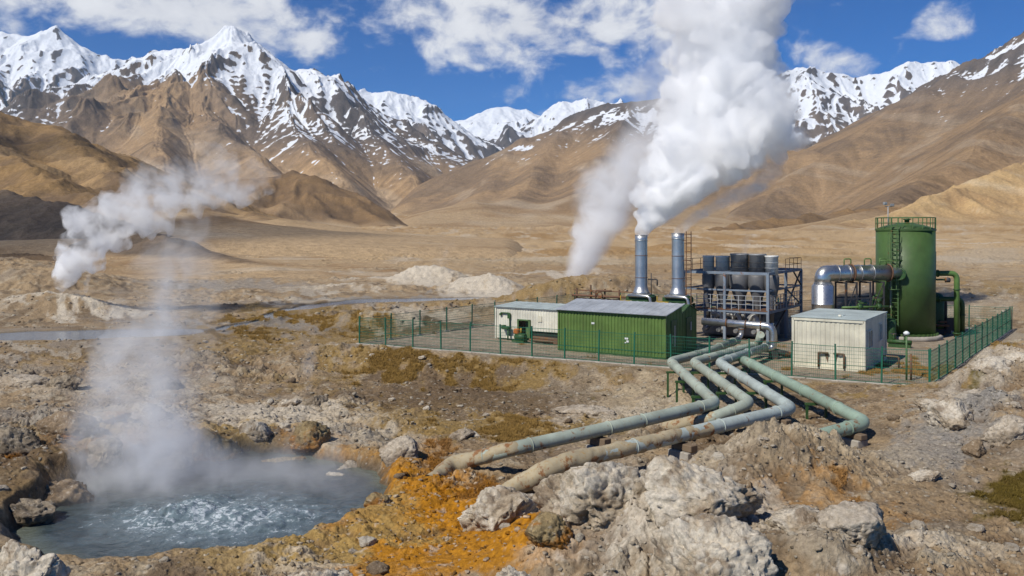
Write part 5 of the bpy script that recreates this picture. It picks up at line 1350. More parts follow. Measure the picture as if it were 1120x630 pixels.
def boulder(px, py, w_, h_, kind, label, seed, z=.15, depth=.8, group=None, stain=0.0, sub=5, name='boulder'):
    x, y = at(px, py, z); s = y/FOC
    sx, sz = w_*s/2*1.15, h_*s*.80; sy = sx*depth
    y += sy*.55; x = (px-CX)/FOC*y
    v, cav, fine, lump = rock_verts(seed, sub, sc=(sx, sy, sz))
    c1, c2, c3 = ROCKC[kind]; n = len(v)
    nz = fbm3(v*np.array([sx, sy, sz], F32)+seed, 1.1, 4, 260)
    c = np.empty((n, 3), F32); c[...] = c2
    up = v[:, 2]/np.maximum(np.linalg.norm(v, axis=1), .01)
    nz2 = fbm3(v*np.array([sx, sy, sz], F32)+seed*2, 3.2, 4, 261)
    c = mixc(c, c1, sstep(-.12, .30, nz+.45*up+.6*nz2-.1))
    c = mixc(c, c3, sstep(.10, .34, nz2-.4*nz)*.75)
    c = mixc(c, c3, np.clip(cav*.35+sstep(.1, .4, -nz)*.35, 0, .8))  # groove darkening paints in crevice shade, mixed with irregular dark stains
    if stain: c = mixc(c, (.33, .145, .028), sstep(.05, .35, fbm3(v*1.0+seed*2, 1.3, 4, 265)-.35*up-.25+.45*stain))
    v = v*np.array([sx, sy, sz], F32)
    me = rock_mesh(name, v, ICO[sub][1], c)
    o = bpy.data.objects.new(name, me); col.objects.link(o)
    zg = gheight(x, y); o.location = (x, y, zg+sz*.06); o.rotation_euler = (0, 0, seed*1.7)
    o.rotation_euler = (0, 0, random.Random(seed).uniform(-.3, .3))
    return tag(o, label, 'boulder', group)
B = boulder
G1 = 'big pale rocks in front'
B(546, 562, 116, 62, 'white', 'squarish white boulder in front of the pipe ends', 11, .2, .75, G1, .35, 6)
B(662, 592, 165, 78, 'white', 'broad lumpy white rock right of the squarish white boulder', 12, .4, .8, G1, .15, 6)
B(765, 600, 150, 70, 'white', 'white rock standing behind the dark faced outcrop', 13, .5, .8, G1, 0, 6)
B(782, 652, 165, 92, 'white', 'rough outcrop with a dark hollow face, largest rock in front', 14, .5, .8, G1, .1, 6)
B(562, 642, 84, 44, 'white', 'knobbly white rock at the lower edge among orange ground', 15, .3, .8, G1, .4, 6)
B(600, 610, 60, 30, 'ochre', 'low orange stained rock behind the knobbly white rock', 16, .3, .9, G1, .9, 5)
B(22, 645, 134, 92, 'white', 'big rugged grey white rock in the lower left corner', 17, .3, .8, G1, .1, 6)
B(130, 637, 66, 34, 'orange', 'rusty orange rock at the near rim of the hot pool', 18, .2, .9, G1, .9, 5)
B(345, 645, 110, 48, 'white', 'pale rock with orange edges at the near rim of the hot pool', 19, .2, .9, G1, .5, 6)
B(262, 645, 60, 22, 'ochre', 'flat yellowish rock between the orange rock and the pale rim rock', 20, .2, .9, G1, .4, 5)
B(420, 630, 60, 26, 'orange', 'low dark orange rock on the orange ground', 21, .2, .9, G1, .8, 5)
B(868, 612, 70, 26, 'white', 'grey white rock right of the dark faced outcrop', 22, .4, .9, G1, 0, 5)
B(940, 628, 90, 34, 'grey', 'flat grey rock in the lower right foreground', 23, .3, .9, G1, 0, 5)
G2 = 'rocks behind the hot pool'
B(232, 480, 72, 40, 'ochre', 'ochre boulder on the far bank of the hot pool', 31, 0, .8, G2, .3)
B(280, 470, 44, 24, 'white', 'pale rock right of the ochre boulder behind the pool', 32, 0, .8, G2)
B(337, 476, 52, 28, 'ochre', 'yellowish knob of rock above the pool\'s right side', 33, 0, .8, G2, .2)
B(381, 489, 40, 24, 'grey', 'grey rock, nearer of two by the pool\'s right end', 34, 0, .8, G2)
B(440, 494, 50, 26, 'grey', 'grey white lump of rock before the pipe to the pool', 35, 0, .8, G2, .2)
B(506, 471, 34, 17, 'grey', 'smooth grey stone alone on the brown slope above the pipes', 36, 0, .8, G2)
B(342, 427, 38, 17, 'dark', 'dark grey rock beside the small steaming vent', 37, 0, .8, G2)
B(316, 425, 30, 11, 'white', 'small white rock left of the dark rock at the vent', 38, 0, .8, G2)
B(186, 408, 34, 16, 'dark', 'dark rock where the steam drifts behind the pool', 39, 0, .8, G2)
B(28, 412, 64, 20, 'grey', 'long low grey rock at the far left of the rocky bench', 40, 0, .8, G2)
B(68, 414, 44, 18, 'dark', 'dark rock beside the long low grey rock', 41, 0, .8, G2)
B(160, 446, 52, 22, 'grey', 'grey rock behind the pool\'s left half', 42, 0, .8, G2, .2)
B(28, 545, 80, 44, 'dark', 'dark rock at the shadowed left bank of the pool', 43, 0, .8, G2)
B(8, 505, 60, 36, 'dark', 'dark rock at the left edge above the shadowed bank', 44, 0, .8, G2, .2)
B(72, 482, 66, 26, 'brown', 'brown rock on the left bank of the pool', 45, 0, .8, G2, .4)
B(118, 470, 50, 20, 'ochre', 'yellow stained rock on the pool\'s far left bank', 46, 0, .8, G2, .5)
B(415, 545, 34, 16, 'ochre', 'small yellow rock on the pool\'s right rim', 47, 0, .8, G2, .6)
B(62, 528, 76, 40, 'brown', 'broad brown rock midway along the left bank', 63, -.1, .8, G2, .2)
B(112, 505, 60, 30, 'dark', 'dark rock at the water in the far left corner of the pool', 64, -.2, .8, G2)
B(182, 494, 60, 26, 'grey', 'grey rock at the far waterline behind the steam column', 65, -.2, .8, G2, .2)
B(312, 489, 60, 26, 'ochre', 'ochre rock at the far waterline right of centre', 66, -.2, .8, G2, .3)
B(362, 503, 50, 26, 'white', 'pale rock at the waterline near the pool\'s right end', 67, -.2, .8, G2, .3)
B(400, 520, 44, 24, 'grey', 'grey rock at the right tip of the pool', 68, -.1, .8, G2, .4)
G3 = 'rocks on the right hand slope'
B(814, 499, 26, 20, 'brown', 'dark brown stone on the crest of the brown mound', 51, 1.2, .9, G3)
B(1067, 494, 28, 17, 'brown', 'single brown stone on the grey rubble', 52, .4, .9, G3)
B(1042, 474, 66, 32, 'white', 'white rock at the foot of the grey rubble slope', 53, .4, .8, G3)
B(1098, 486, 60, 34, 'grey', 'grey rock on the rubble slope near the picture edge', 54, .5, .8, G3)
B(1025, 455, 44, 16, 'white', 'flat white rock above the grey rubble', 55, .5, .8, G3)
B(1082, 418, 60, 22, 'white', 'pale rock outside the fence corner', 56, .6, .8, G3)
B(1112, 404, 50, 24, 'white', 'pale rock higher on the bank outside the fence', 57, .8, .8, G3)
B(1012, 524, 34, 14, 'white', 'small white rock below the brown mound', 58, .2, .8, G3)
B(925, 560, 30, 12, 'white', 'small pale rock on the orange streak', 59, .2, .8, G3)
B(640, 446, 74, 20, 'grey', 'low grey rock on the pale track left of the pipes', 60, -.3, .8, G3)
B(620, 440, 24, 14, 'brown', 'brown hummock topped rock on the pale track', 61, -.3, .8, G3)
# loose stones: mid sized ones one by one, the small rubble as one mass
rs_ = np.random.RandomState(77)
ny_, nx_ = gx.shape
near_rows = np.where(ds < 95)[0]
def pick(n, dmin, dmax, clear_yard=True):
    rows = np.where((ds > dmin) & (ds < dmax))[0]
    i = rows[rs_.randint(0, len(rows), n*3)]; j = rs_.randint(60, nx_-60, n*3)
    ok = (GM['pr'][i, j] > 1.08) & (GM['pond'][i, j] < .05)
    if clear_yard: ok &= GM['padd'][i, j] > .8
    dens = .25+.9*np.clip(GM['rough'][i, j], 0, 1)
    ok &= rs_.rand(n*3) < dens
    i = i[ok][:n]; j = j[ok][:n]
    return i, j
si, sj = pick(90, 19, 75)
sv = [rock_verts(300+i, 4, 12)[0] for i in range(6)]
smesh = {}
for q, (i, j) in enumerate(zip(si, sj)):
    key = (q % 6, ('grey', 'white', 'brown')[q % 3 if q % 5 else 0])
    if key not in smesh:
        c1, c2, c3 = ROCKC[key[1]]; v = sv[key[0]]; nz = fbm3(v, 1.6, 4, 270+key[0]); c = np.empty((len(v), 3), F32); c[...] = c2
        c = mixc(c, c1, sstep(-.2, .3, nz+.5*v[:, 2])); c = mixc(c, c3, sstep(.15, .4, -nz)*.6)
        smesh[key] = rock_mesh('stone', v, ICO[4][1], c)
    o = bpy.data.objects.new('stone', smesh[key]); col.objects.link(o)
    e = rs_.uniform(.10, .26)*(1+.010*max(0, gy[i, j]-25))
    o.scale = (e*rs_.uniform(.8, 1.4), e*rs_.uniform(.8, 1.2), e*rs_.uniform(.5, .9)); o.location = (gx[i, j], gy[i, j], gz[i, j]+e*.15); o.rotation_euler = (0, 0, rs_.uniform(0, 6.28))
    tag(o, {'grey': 'small grey brown stone lying loose on the rough slope', 'white': 'small whitish stone lying loose on the rough slope', 'brown': 'small brown stone lying loose on the rough slope'}[key[1]], 'stone', {'grey': 'loose grey stones', 'white': 'loose whitish stones', 'brown': 'loose brown stones'}[key[1]])
def scatter_mesh(name, i, j, size, base_list, squash, mat, colfn, sink=.1):
    vs = []; fs = []; cs = []; off = 0; n = len(i)
    which = rs_.randint(0, len(base_list), n)
    for b, (bv, bf) in enumerate(base_list):
        m = which == b; k = m.sum()
        if not k: continue
        e = size[m]; a = rs_.uniform(0, 6.28, k); ca, sa = np.cos(a), np.sin(a)
        sxy = rs_.uniform(.75, 1.35, (k, 2)); sz = rs_.uniform(*squash, k)
        X = bv[None, :, 0]*sxy[:, :1]; Y = bv[None, :, 1]*sxy[:, 1:]; Z = bv[None, :, 2]*sz[:, None]
        V = np.stack([(X*ca[:, None]-Y*sa[:, None])*e[:, None]+gx[i[m], j[m]][:, None], (X*sa[:, None]+Y*ca[:, None])*e[:, None]+gy[i[m], j[m]][:, None], Z*e[:, None]+(gz[i[m], j[m]]+sink*e)[:, None]], -1)
        vs.append(V.reshape(-1, 3)); F = (bf[None]+(np.arange(k)*len(bv))[:, None, None]+off).reshape(-1, 3); fs.append(F); off += k*len(bv)
        cc = colfn(i[m], j[m]); cs.append(np.repeat(cc[:, None, :], len(bv), 1).reshape(-1, 3))
    me = rock_mesh(name, np.concatenate(vs), np.concatenate(fs).astype(np.int32), np.concatenate(cs))
    me.materials.clear(); me.materials.append(mat)
    o = bpy.data.objects.new(name, me); col.objects.link(o); return o
bl = []
for q in range(7):
    r = np.random.RandomState(500+q); v = ICO[2 if q < 3 else 1][0].copy()
    for _ in range(8):
        n = r.randn(3).astype(F32); n /= np.linalg.norm(n); v = v-np.clip(v@n-r.uniform(.45, .85), 0, None)[:, None]*n
    v *= (1+.12*r.randn(len(v), 1)).astype(F32); bl.append((v, ICO[2 if q < 3 else 1][1]))
ii, jj = pick(15000, 17.5, 95)
sz_ = (.016+.07*rs_.rand(len(ii))**3.2)*(1+.028*np.clip(ds[ii]-20, 0, 60)); 
def stone_col(i, j):
    g = gcol[i, j]; k = rs_.rand(len(i), 1); b = np.array([(.44, .40, .33)], F32)
    c = g*(1-.6*(k > .55))+b*.6*(k > .55); c = np.where(k < .12, g*.45, c)
    return c*rs_.uniform(.75, 1.2, (len(i), 1))
ru = scatter_mesh('rubble', ii, jj, sz_.astype(F32), bl, (.45, .9), M_ROCK, stone_col)
tag(ru, 'small angular rubble and chips strewn over the ground', kind='stuff')
ii, jj = pick(700, 41, 80, False); m_ = GM['padd'][ii, jj] < -.3; ii, jj = ii[m_], jj[m_]
if len(ii):
    yr = scatter_mesh('gravel', ii, jj, (.03+.09*rs_.rand(len(ii))**3).astype(F32), bl, (.4, .8), M_ROCK, stone_col); tag(yr, 'loose gravel in the fenced yard', kind='stuff')
# dry grass tufts on the ochre ground
gcm = gcol; gm_ = (gcm[..., 0]/np.maximum(gcm[..., 2], .004) > 4.2) & (gcm[..., 0] < .32) & (GM['d'] < 95) & (GM['d'] > 24) & (GM['pr'] > 1.35)
gi, gj = np.where(gm_); sel = rs_.rand(len(gi)) < 20000/max(1, len(gi))
gi, gj = gi[sel], gj[sel]
tuft = []
for q in range(5):
    r = np.random.RandomState(700+q); tv = []; tf = []
    for b in range(9):
        a = r.uniform(0, 6.28); l = r.uniform(.6, 1.1); w_ = .05; ln = r.uniform(.2, .7); bx, by = r.uniform(-.45, .45, 2)
        dx, dy = math.cos(a), math.sin(a); o_ = len(tv)
        tv += [(bx-dy*w_, by+dx*w_, 0), (bx+dy*w_, by-dx*w_, 0), (bx+dx*ln*.5, by+dy*ln*.5, l*.75), (bx+dx*ln, by+dy*ln, l)]
        tf += [(o_, o_+1, o_+2), (o_+2, o_+1, o_+3)]
    tuft.append((np.array(tv, F32), np.array(tf, np.int32)))
gr_mat = NT('dry_grass'); a_ = gr_mat.n('ShaderNodeAttribute', attribute_name='Col').outputs['Color']
p_ = gr_mat.n('ShaderNodeBsdfPrincipled', {'Base Color': a_, 'Roughness': .8}); p_.inputs['Specular IOR Level'].default_value = .1; gr_mat.out(p_.outputs[0])
def grass_col(i, j):
    c = gcol[i, j]*rs_.uniform(1.0, 1.45, (len(i), 1)); return c*np.array([[1.05, 1.0, .9]], F32)
if len(gi):
    gs = scatter_mesh('grass', gi, gj, (.035+.0013*ds[gi]+.04*rs_.rand(len(gi))).astype(F32), tuft, (.7, 1.5), gr_mat.id, grass_col, -.02)
    tag(gs, 'short dry ochre grass', kind='stuff')
# ------------------------------------------------------------------ water
def water_material(name, deep, foamy):
    k = NT(name); P = k.n('ShaderNodeTexCoord').outputs['Object']
    n1_ = k.noise(P, 2.2, 5, .6, .6); n2_ = k.noise(P, 7.5, 5, .6, .8)
    if foamy:
        fo = k.n('ShaderNodeAttribute', attribute_name='foam').outputs['Fac']; ed = k.n('ShaderNodeAttribute', attribute_name='edge').outputs['Fac']
        c = k.mix(ed, k.mix(n1_, tuple(v*.8 for v in deep), tuple(v*1.3 for v in deep)), (.15, .165, .125))
        milk = k.mapr(k.math('ADD', fo, k.math('MULTIPLY', k.math('SUBTRACT', n1_, .5), .9)), .15, .9, 0, .75, True)
        c = k.mix(milk, c, (.21, .275, .305))
        ff = k.mapr(k.math('ADD', k.math('MULTIPLY', fo, .56), k.math('ADD', k.math('MULTIPLY', k.math('SUBTRACT', n2_, .5), 1.25), k.math('MULTIPLY', k.math('SUBTRACT', n1_, .5), .7))), .40, .60, 0, 1, True)
        c = k.mix(k.math('MULTIPLY', ff, .72), c, (.62, .67, .70))
        ro = k.mapr(ff, 0, 1, .09, .6)
        h = k.math('ADD', k.math('MULTIPLY', n1_, .6), k.math('MULTIPLY', n2_, .4)); st_ = .6; ds_ = .12
    else:
        c = k.mix(n1_, tuple(v*.8 for v in deep), tuple(v*1.25 for v in deep)); ro = .12
        h = k.noise(k.vmath('MULTIPLY', P, (1, 2.5, 1)), 3.0, 3, .5); st_ = .12; ds_ = .05
    b = k.n('ShaderNodeBump', {'Height': h, 'Distance': ds_, 'Strength': st_})
    p = k.n('ShaderNodeBsdfPrincipled', {'Base Color': c, 'Roughness': ro, 'Normal': b.outputs[0], 'IOR': 1.33})
    return k.out(p.outputs[0])
wx_, wy_ = np.meshgrid(np.linspace(PC[0]-7, PC[0]+7, 420).astype(F32), np.linspace(PC[1]-8, PC[1]+8, 420).astype(F32))
wpr = pool_r(wx_, wy_)
bx_, by_ = at(235, 566, WATER_Z)
fo_ = .8*np.exp(-(((wx_-bx_)/4.0)**2+((wy_-by_)/2.9)**2)*1.0)
for q_ in ((330, 562, .9, .5, .8), (180, 572, 1.0, .5, .6), (130, 552, .7, .35, .45), (245, 545, 1.2, .5, .5), (205, 585, .9, .35, .5)):
    cx_, cy_ = at(q_[0], q_[1], WATER_Z); fo_ = np.maximum(fo_, q_[4]*np.exp(-(((wx_-cx_)/q_[2])**2+((wy_-cy_)/q_[3])**2)))
wz_ = WATER_Z+.03*fbm(wx_*1.3, wy_*1.3, 3, 401)+fo_*(.05*fbm(wx_*1.4, wy_*1.4, 3, 403)+.045*fbm(wx_*4, wy_*4, 3, 405))
for (qx, qy, hh, rr) in ((206, 560, .20, .55), (176, 566, .16, .5), (262, 562, .18, .55), (238, 574, .10, .5), (318, 563, .12, .45), (150, 560, .10, .45), (290, 575, .10, .4), (225, 548, .10, .5)):
    cx_, cy_ = at(qx, qy, WATER_Z); dd_ = ((wx_-cx_)**2+(wy_-cy_)**2)/rr**2
    dm_ = np.sqrt(np.clip(1-dd_*.5, 0, 1))*.85
    wz_ += hh*dm_*(1+.6*fbm(wx_*3.5, wy_*3.5, 3, 407)); fo_ = np.maximum(fo_, .8*dm_)
wt = grid_object('water', wx_, wy_, wz_, water_material('hot_pool_water', (.035, .05, .055), True), {'foam': fo_, 'edge': sstep(.80, .99, wpr)*.8}, keep=wpr < 1.12)
tag(wt, 'boiling grey blue water of the hot pool', kind='structure')
px2, py2 = np.meshgrid(np.linspace(-70, 10, 500).astype(F32), np.linspace(54, 104, 400).astype(F32))
wm_ = water_mask(px2, py2)[0]
w2 = grid_object('water', px2, py2, np.full_like(px2, -.17), water_material('pond_water', (.15, .19, .235), False), None, keep=wm_ > .03)
tag(w2, 'still grey pond and shallow stream', kind='structure')
# ------------------------------------------------------------------ steam: lumpy billows filled with real vapour (volume)
def union(me, name, voxel):
    """one clean closed skin round overlapping puffs; inner pockets and crumbs dropped"""
    tmp = bpy.data.objects.new('union', me); col.objects.link(tmp)
    md = tmp.modifiers.new('r', 'REMESH'); md.mode = 'VOXEL'; md.voxel_size = voxel; md.adaptivity = 0
    dg = bpy.context.evaluated_depsgraph_get()
    out = bpy.data.meshes.new_from_object(tmp.evaluated_get(dg)); out.name = name
    bpy.data.objects.remove(tmp); bpy.data.meshes.remove(me)
    n = len(out.vertices); e = np.empty(len(out.edges)*2, np.int32); out.edges.foreach_get('vertices', e); e = e.reshape(-1, 2)
    lab = np.arange(n)
    while True:
        old = lab.copy()
        np.minimum.at(lab, e[:, 0], lab[e[:, 1]]); np.minimum.at(lab, e[:, 1], lab[e[:, 0]])
        lab = lab[lab]; lab = lab[lab]
        if (lab == old).all(): break
    big = np.bincount(lab).argmax()
    if (lab != big).any():
        bm = bmesh.new(); bm.from_mesh(out); bm.verts.ensure_lookup_table()
        bmesh.ops.delete(bm, geom=[bm.verts[int(i)] for i in np.where(lab != big)[0]], context='VERTS'); bm.to_mesh(out); bm.free()
    return out
def billow_mesh(name, path, seed, lump=.55, spread=.55, nl=5, voxel=.16, disp=.22, dfreq=1.0, flat=1.0):
    """path: (x, y, z, radius) points; closed union of many puffs along it, grown lumpy"""
    r = np.random.RandomState(seed); V, F = ICO[2]; vs = []; fs = []; off = 0
    pts = []
    for (a, b) in zip(path, path[1:]):
        a = np.array(a, float); b = np.array(b, float); L = np.linalg.norm(b[:3]-a[:3]); k = max(2, int(L/(.42*min(a[3], b[3])+.02)))
        k = min(k, 26)
        for i in range(k): pts.append(a+(b-a)*i/k)
    pts.append(np.array(path[-1], float))
    for p in pts:
        puffs = [(p[:3], p[3]*.80)]
        for q in range(nl):
            d = r.randn(3); d /= np.linalg.norm(d); rr = p[3]*lump*r.uniform(.45, 1.05)
            puffs.append((p[:3]+d*(p[3]*spread+.35*rr)*r.uniform(.75, 1.15)*np.array([1, flat, 1]), rr))
        for c, rr in puffs:
            vs.append(V*rr+c.astype(F32)); fs.append(F+off); off += len(V)
    v = np.concatenate(vs); f = np.concatenate(fs)
    me = bpy.data.meshes.new(name); me.vertices.add(len(v)); me.vertices.foreach_set('co', v.astype(F32).ravel())
    m = len(f); me.loops.add(m*3); me.loops.foreach_set('vertex_index', f.astype(np.int32).ravel()); me.polygons.add(m)
    me.polygons.foreach_set('loop_start', np.arange(0, m*3, 3, dtype=np.int32)); me.update(calc_edges=True)
    out = union(me, name, voxel)
    n = len(out.vertices); co = np.empty(n*3, F32); out.vertices.foreach_get('co', co); co = co.reshape(n, 3)
    no = np.empty(n*3, F32); out.vertices.foreach_get('normal', no); no = no.reshape(n, 3)
    ax = np.array(pts, F32)
    # local plume radius drives the size of the curls
    rad = np.empty(n, F32)
    for i in range(0, n, 40000):
        dd = ((co[i:i+40000, None, :]-ax[None, :, :3])**2).sum(-1); rad[i:i+40000] = ax[dd.argmin(1), 3]
    P = co*dfreq
    bil = np.abs(perlin3(P[:, 0]*.75, P[:, 1]*.75, P[:, 2]*.75, 601))*1.6+.5*np.abs(perlin3(P[:, 0]*1.9, P[:, 1]*1.9, P[:, 2]*1.9, 602))*1.6+.22*np.abs(perlin3(P[:, 0]*4.3, P[:, 1]*4.3, P[:, 2]*4.3, 603))*1.6
    co = co+no*(disp*np.minimum(rad, 2.2)*(bil-.45))[:, None]
    out.vertices.foreach_set('co', co.astype(F32).ravel()); out.update()
    return union(out, name, voxel*.8)
def vapour(name, d0, z0, d1, z1, nf=.5, lo=.30, hi=.62, base=.15, step=.5, colr=(.997, .997, .998), aniso=.0, detail=3.0, mid=None, axis=None, ell=None, edge=.75, wob=1.3):
    k = NT(name); P = k.n('ShaderNodeNewGeometry').outputs['Position']
    z = k.n('ShaderNodeSeparateXYZ', {0: P}).outputs[2]
    rp = k.n('ShaderNodeValToRGB', {0: k.mapr(z, z0, z1)}); cr_ = rp.color_ramp
    mx = max(d0, d1, mid[1] if mid else 0)
    cr_.elements[0].color = (d0/mx,)*3+(1,); cr_.elements[1].color = (d1/mx,)*3+(1,)
    if mid:
        e = cr_.elements.new((mid[0]-z0)/(z1-z0)); e.color = (mid[1]/mx,)*3+(1,)
    dn = k.math('MULTIPLY', rp.outputs[0], mx)
    if base < 1:
        n_ = k.n('ShaderNodeTexNoise', {'Vector': P, 'Scale': nf, 'Detail': detail, 'Roughness': .6, 'Distortion': .4}).outputs['Fac']
        dn = k.math('MULTIPLY', dn, k.mapr(n_, lo, hi, base, 1.0, True))
    if axis or ell:
        # fades out away from the plume's own axis, with a wavering edge
        if axis:
            za, zb = axis[0][2], axis[-1][2]; lo_ = [min(a[i] for a in axis) for i in (0, 1, 3)]; rg_ = [max(.01, max(a[i] for a in axis)-l) for i, l in zip((0, 1, 3), lo_)]
            cr2 = k.n('ShaderNodeValToRGB', {0: k.mapr(z, za, zb)}); e_ = cr2.color_ramp.elements
            while len(e_) < len(axis): e_.new(.5)
            for el, a in zip(e_, axis): pass
            for i, a in enumerate(axis): e_[i].position = min(1, max(0, (a[2]-za)/(zb-za)))
            for i, a in enumerate(axis): e_[i].color = ((a[0]-lo_[0])/rg_[0], (a[1]-lo_[1])/rg_[1], (a[3]-lo_[2])/rg_[2], 1)
            sp_ = k.n('ShaderNodeSeparateColor', {0: cr2.outputs[0]}); sq = k.n('ShaderNodeSeparateXYZ', {0: P})
            rr_ = k.math('MULTIPLY_ADD', sp_.outputs[2], rg_[2], lo_[2])
            dx_ = k.math('DIVIDE', k.math('SUBTRACT', sq.outputs[0], k.math('MULTIPLY_ADD', sp_.outputs[0], rg_[0], lo_[0])), rr_)
            dy_ = k.math('DIVIDE', k.math('SUBTRACT', sq.outputs[1], k.math('MULTIPLY_ADD', sp_.outputs[1], rg_[1], lo_[1])), rr_)
            rad_ = k.math('SQRT', k.math('ADD', k.math('MULTIPLY', dx_, dx_), k.math('MULTIPLY', dy_, dy_)))
        else:
            q_ = k.vmath('DIVIDE', k.vmath('SUBTRACT', P, ell[0]), ell[1]); rad_ = k.n('ShaderNodeVectorMath', {0: q_}, operation='LENGTH').outputs['Value']
        n3_ = k.n('ShaderNodeTexNoise', {'Vector': P, 'Scale': nf*.8, 'Detail': 3.0, 'Roughness': .55}).outputs['Fac']
        ed_ = k.math('ADD', k.math('SUBTRACT', 1.15, rad_), k.math('MULTIPLY', k.math('SUBTRACT', n3_, .5), wob))
        dn = k.math('MULTIPLY', dn, k.mapr(ed_, 0, edge, 0, 1, True))
    v = k.n('ShaderNodeVolumePrincipled', {'Color': (*colr, 1), 'Density': dn, 'Anisotropy': aniso})
    m = k.out(vol=v.outputs[0]); m.cycles.volume_step_rate = step
    return m
def plume(label, parts, group=None):
    """parts: (part name, mesh, material)"""
    nm, me, mat = parts[0]
    me.materials.clear(); me.materials.append(mat)
    o = bpy.data.objects.new('steam_plume', me); col.objects.link(o); tag(o, label, 'steam', group)
    for nm, me, mat in parts[1:]:
        me.materials.clear(); me.materials.append(mat)
        c = bpy.data.objects.new(nm, me); col.objects.link(c); c.parent = o
    return o
def pth(*q):
    return [(*atd(px, py, d), rp/FOC*d) for px, py, d, rp in q]
# main plume from the first chimney
main = pth((701.3, 259, 58.6, 5.5), (703, 249, 58.6, 9), (709, 236, 58.6, 14), (718, 222, 58.6, 21), (733, 206, 58.8, 30), (752, 190, 59, 40), (770, 172, 59.5, 50), (786, 150, 60, 57), (797, 122, 60.5, 56), (797, 92, 61, 54), (790, 62, 61.5, 52), (786, 30, 62, 54), (790, -10, 62.5, 60), (800, -60, 63, 66), (815, -120, 64, 70))
mv = pth((733, 215, 60, 30), (700, 190, 62, 30), (740, 160, 62, 60), (770, 110, 63, 66), (770, 60, 64, 74), (790, 10, 65, 84), (830, -40, 66, 96), (850, -100, 67, 96))
me1 = billow_mesh('steam_plume', main, 3, .52, .66, 9, .15, .46, .95)
me1v = billow_mesh('thin_veil', mv, 4, .55, .6, 5, .32, .35, .45)
M1 = vapour('dense_steam', 6.0, 6.5, .8, 24.0, .55, .37, .60, .20, .30, mid=(12.5, 2.0), detail=4.0, axis=[(*p[:3], p[3]*1.75) for p in main], edge=.32, wob=1.8, colr=(.9985, .9985, .999))
M1v = vapour('veil_steam', .20, 8.0, .16, 24.0, .28, .40, .62, .0, .6, axis=mv)
plume('great white billowing steam plume rising from the chimney without a ladder', [('core', me1, M1), ('thin_veil', me1v, M1v)], 'steam plumes')
# grey drift from the second chimney
p2_ = pth((741.5, 257, 57.6, 6), (746, 250, 57.8, 8), (757, 240, 58.2, 11), (775, 230, 58.8, 15), (800, 218, 59.5, 19), (826, 204, 60.3, 21), (845, 190, 61, 17))
plume('thin grey drift of steam from the chimney with the ladder', [('core', billow_mesh('steam_plume', p2_, 5, .6, .7, 6, .14, .4, 1.0), vapour('drift_steam', 1.2, 7.0, .55, 11.5, .7, .36, .64, .1, .4, axis=p2_))], 'steam plumes')
# vent behind the cabin
p3_ = pth((623.5, 319, 100, 5.6), (627, 309, 100, 9.8), (633, 298, 100, 14.0), (641, 284, 100, 19.6), (649, 266, 100, 25.2), (658, 246, 100, 32.2), (668, 224, 100, 37.8), (680, 200, 100.5, 42.0), (694, 176, 101, 46.2), (710, 152, 102, 50.4), (724, 130, 103, 47.6))
plume('soft grey steam plume from a ground vent behind the cream cabin', [('core', billow_mesh('steam_plume', p3_, 6, .6, .66, 6, .26, .35, .55), vapour('vent_steam', 2.4, 1.0, .14, 19.0, .33, .36, .64, .22, .4, mid=(9.5, .9), axis=p3_))], 'steam plumes')
# vent on the left sinter mound
p4_ = pth((66, 316, 78.5, 4.6), (70, 306, 78.5, 9.2), (76, 292, 78.5, 14.9), (86, 276, 78.5, 19.5), (99, 258, 78.5, 23.0), (116, 242, 78.7, 25.3), (138, 228, 79, 27.6), (165, 214, 79.5, 31.0), (195, 201, 80, 32.2), (225, 193, 80.5, 29.9), (255, 190, 81, 25.3), (285, 197, 81.5, 17.2))
plume('white steam plume from the pale mound at the left, drifting right', [('core', billow_mesh('steam_plume', p4_, 7, .62, .7, 6, .20, .40, .8), vapour('mound_steam', 3.4, 2.0, .18, 12.2, .55, .41, .64, .03, .3, mid=(7.2, 1.15), detail=4.0, colr=(.998, .998, .999)))], 'steam plumes')
# steam over the grey pond and the middle vents
p5_ = pth((186, 364, 62, 26), (186, 345, 62, 22), (188, 320, 62, 20), (193, 292, 62, 24), (205, 262, 62, 28), (222, 236, 62, 28), (246, 214, 62, 22))
plume('faint steam rising in two threads from the far pond', [('core', billow_mesh('steam_plume', p5_, 8, .6, .75, 6, .22, .4, .8), vapour('pond_steam', .42, .0, .14, 8.5, .55, .40, .66, .0, .4, axis=p5_))], 'steam plumes')
# hot pool
p6_ = pth((175, 548, 28.0, 92.5), (162, 505, 28.6, 85.0), (154, 470, 29, 77.5), (154, 432, 29.2, 75.0), (162, 395, 29.5, 72.5), (172, 355, 30, 67.5), (190, 315, 30.5, 60.0))
low_ = pth((80, 538, 26.5, 52), (150, 530, 28, 66), (220, 525, 28.5, 72), (290, 525, 28.5, 66), (350, 534, 28, 52), (385, 540, 27.5, 34))
plume('broad misty column of steam rising from the hot pool', [('core', billow_mesh('steam_plume', p6_, 9, .6, .7, 6, .16, .35, 1.1), vapour('pool_steam', 1.15, -.7, .22, 5.4, .75, .37, .66, .07, .35, mid=(1.4, .8), axis=p6_)),
      ('low_mist', billow_mesh('low_mist', low_, 10, .6, .7, 5, .14, .3, 1.1), vapour('pool_mist', .55, -.7, .2, 1.4, .8, .34, .66, .2, .35, ell=((-8.8, 28.2, -.6), (5.2, 4.4, 1.25)), edge=1.2))], 'steam plumes')
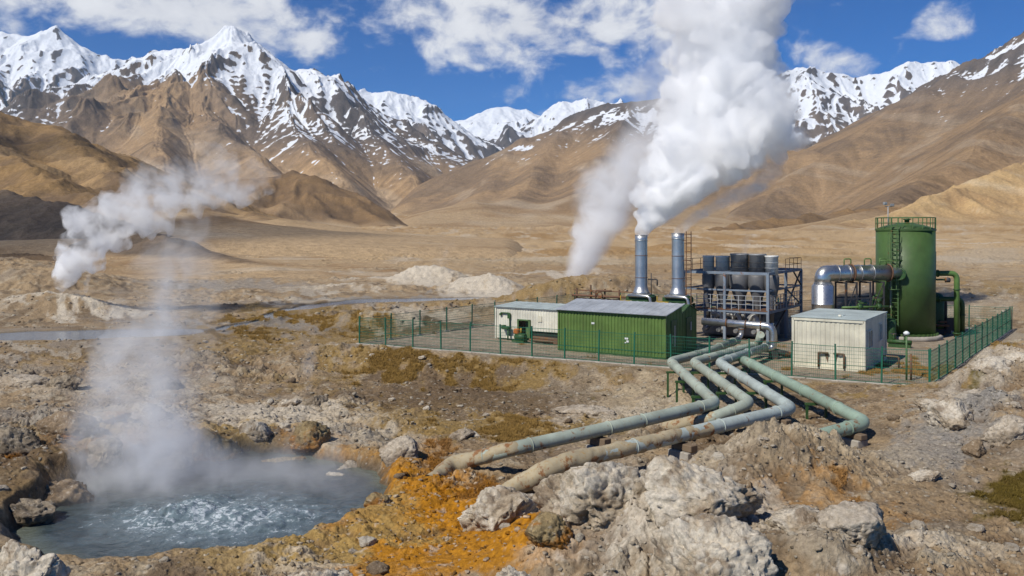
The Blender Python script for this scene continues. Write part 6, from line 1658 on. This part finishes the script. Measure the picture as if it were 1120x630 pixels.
for lb, q, d0, d1, vx in (('thin wisp of steam from the small vent by a dark grey rock', pth((338, 416, 42, 7), (336, 400, 42, 10), (338, 380, 42, 12), (344, 356, 42, 10)), .45, .08, .09), ('thin wisp of steam over the white mounds in the valley', pth((478, 292, 124, 8), (484, 282, 124, 9), (492, 270, 124, 8)), .10, .05, .2),
      ('thin wisp of steam over the widest fan vessel', pth((811, 279, 59, 7), (813, 270, 59, 8), (817, 258, 59, 8), (822, 246, 59, 6)), .40, .12, .10), ('short thread of steam by the foot of the left plume', pth((94, 318, 76, 3), (95, 308, 76, 4), (97, 298, 76, 4)), .6, .3, .10)):
    zs_ = [p[2] for p in q]
    plume(lb, [('core', billow_mesh('steam_plume', q, len(lb), .6, .7, 5, vx, .4, 1.2), vapour('wisp_steam', d0*1.3, min(zs_), d1, max(zs_), 1.1, .38, .66, .0, .4, axis=q))], 'steam wisps')
# ------------------------------------------------------------------ a low cloud beside the valley (outside the picture) that shades the toe of the left hill
def cloud_at(px, py, z, alt, size, seed, label):
    x, y = at(px, py, 0) if z is None else z
    k = alt/to_sun.z; c = Vector((x, y, 0))+to_sun*k
    r = np.random.RandomState(seed); path = []
    for i in range(7): path.append((c.x+(i-3)*size[0]/3.4, c.y+r.uniform(-.3, .3)*size[1], c.z+r.uniform(-.1, .15)*size[1], size[1]*r.uniform(.75, 1.1)*(1-.12*abs(i-3))))
    me = billow_mesh('cloud', path, seed, .6, .7, 6, size[1]*.10, .2, 1/size[1]*2)
    v = NT('cloud'); vp = v.n('ShaderNodeVolumePrincipled', {'Color': (.998, .998, .999, 1), 'Density': .5/size[1]}); m = v.out(vol=vp.outputs[0])
    me.materials.append(m); o = bpy.data.objects.new('cloud', me); col.objects.link(o); tag(o, label, kind='structure')
cloud_at(0, 0, (-150, 290), 1900, (46, 62), 21, 'white cumulus cloud whose shade lies on the left hill')
cloud_at(0, 0, (-520, 820), 2100, (150, 120), 23, 'white cumulus cloud whose shade lies on the upper left hill')
# ------------------------------------------------------------------ thin blue air between here and the peaks
HZ_D = 2.8e-5
zmin = min(min(v[2] for v in o.bound_box) for o in bpy.data.objects if o.type == 'MESH' and o.get('kind') == 'structure' and o.name.split('.')[0] != 'cloud')
zmax = max(max(v[2] for v in o.bound_box) for o in bpy.data.objects if o.type == 'MESH' and o.get('kind') == 'structure' and o.name.split('.')[0] != 'cloud')
m = MB(); m.box((0, 5600, (zmin-1+zmax+8)/2), (22000, 13400, zmax+8-zmin+1))
k = NT('air'); k.out(vol=k.n('ShaderNodeVolumePrincipled', {'Color': (.62, .80, 1.0, 1), 'Density': HZ_D, 'Anisotropy': .1}).outputs[0])
hz = m.build('haze', k.id); tag(hz, 'thin blue mountain air', kind='stuff')
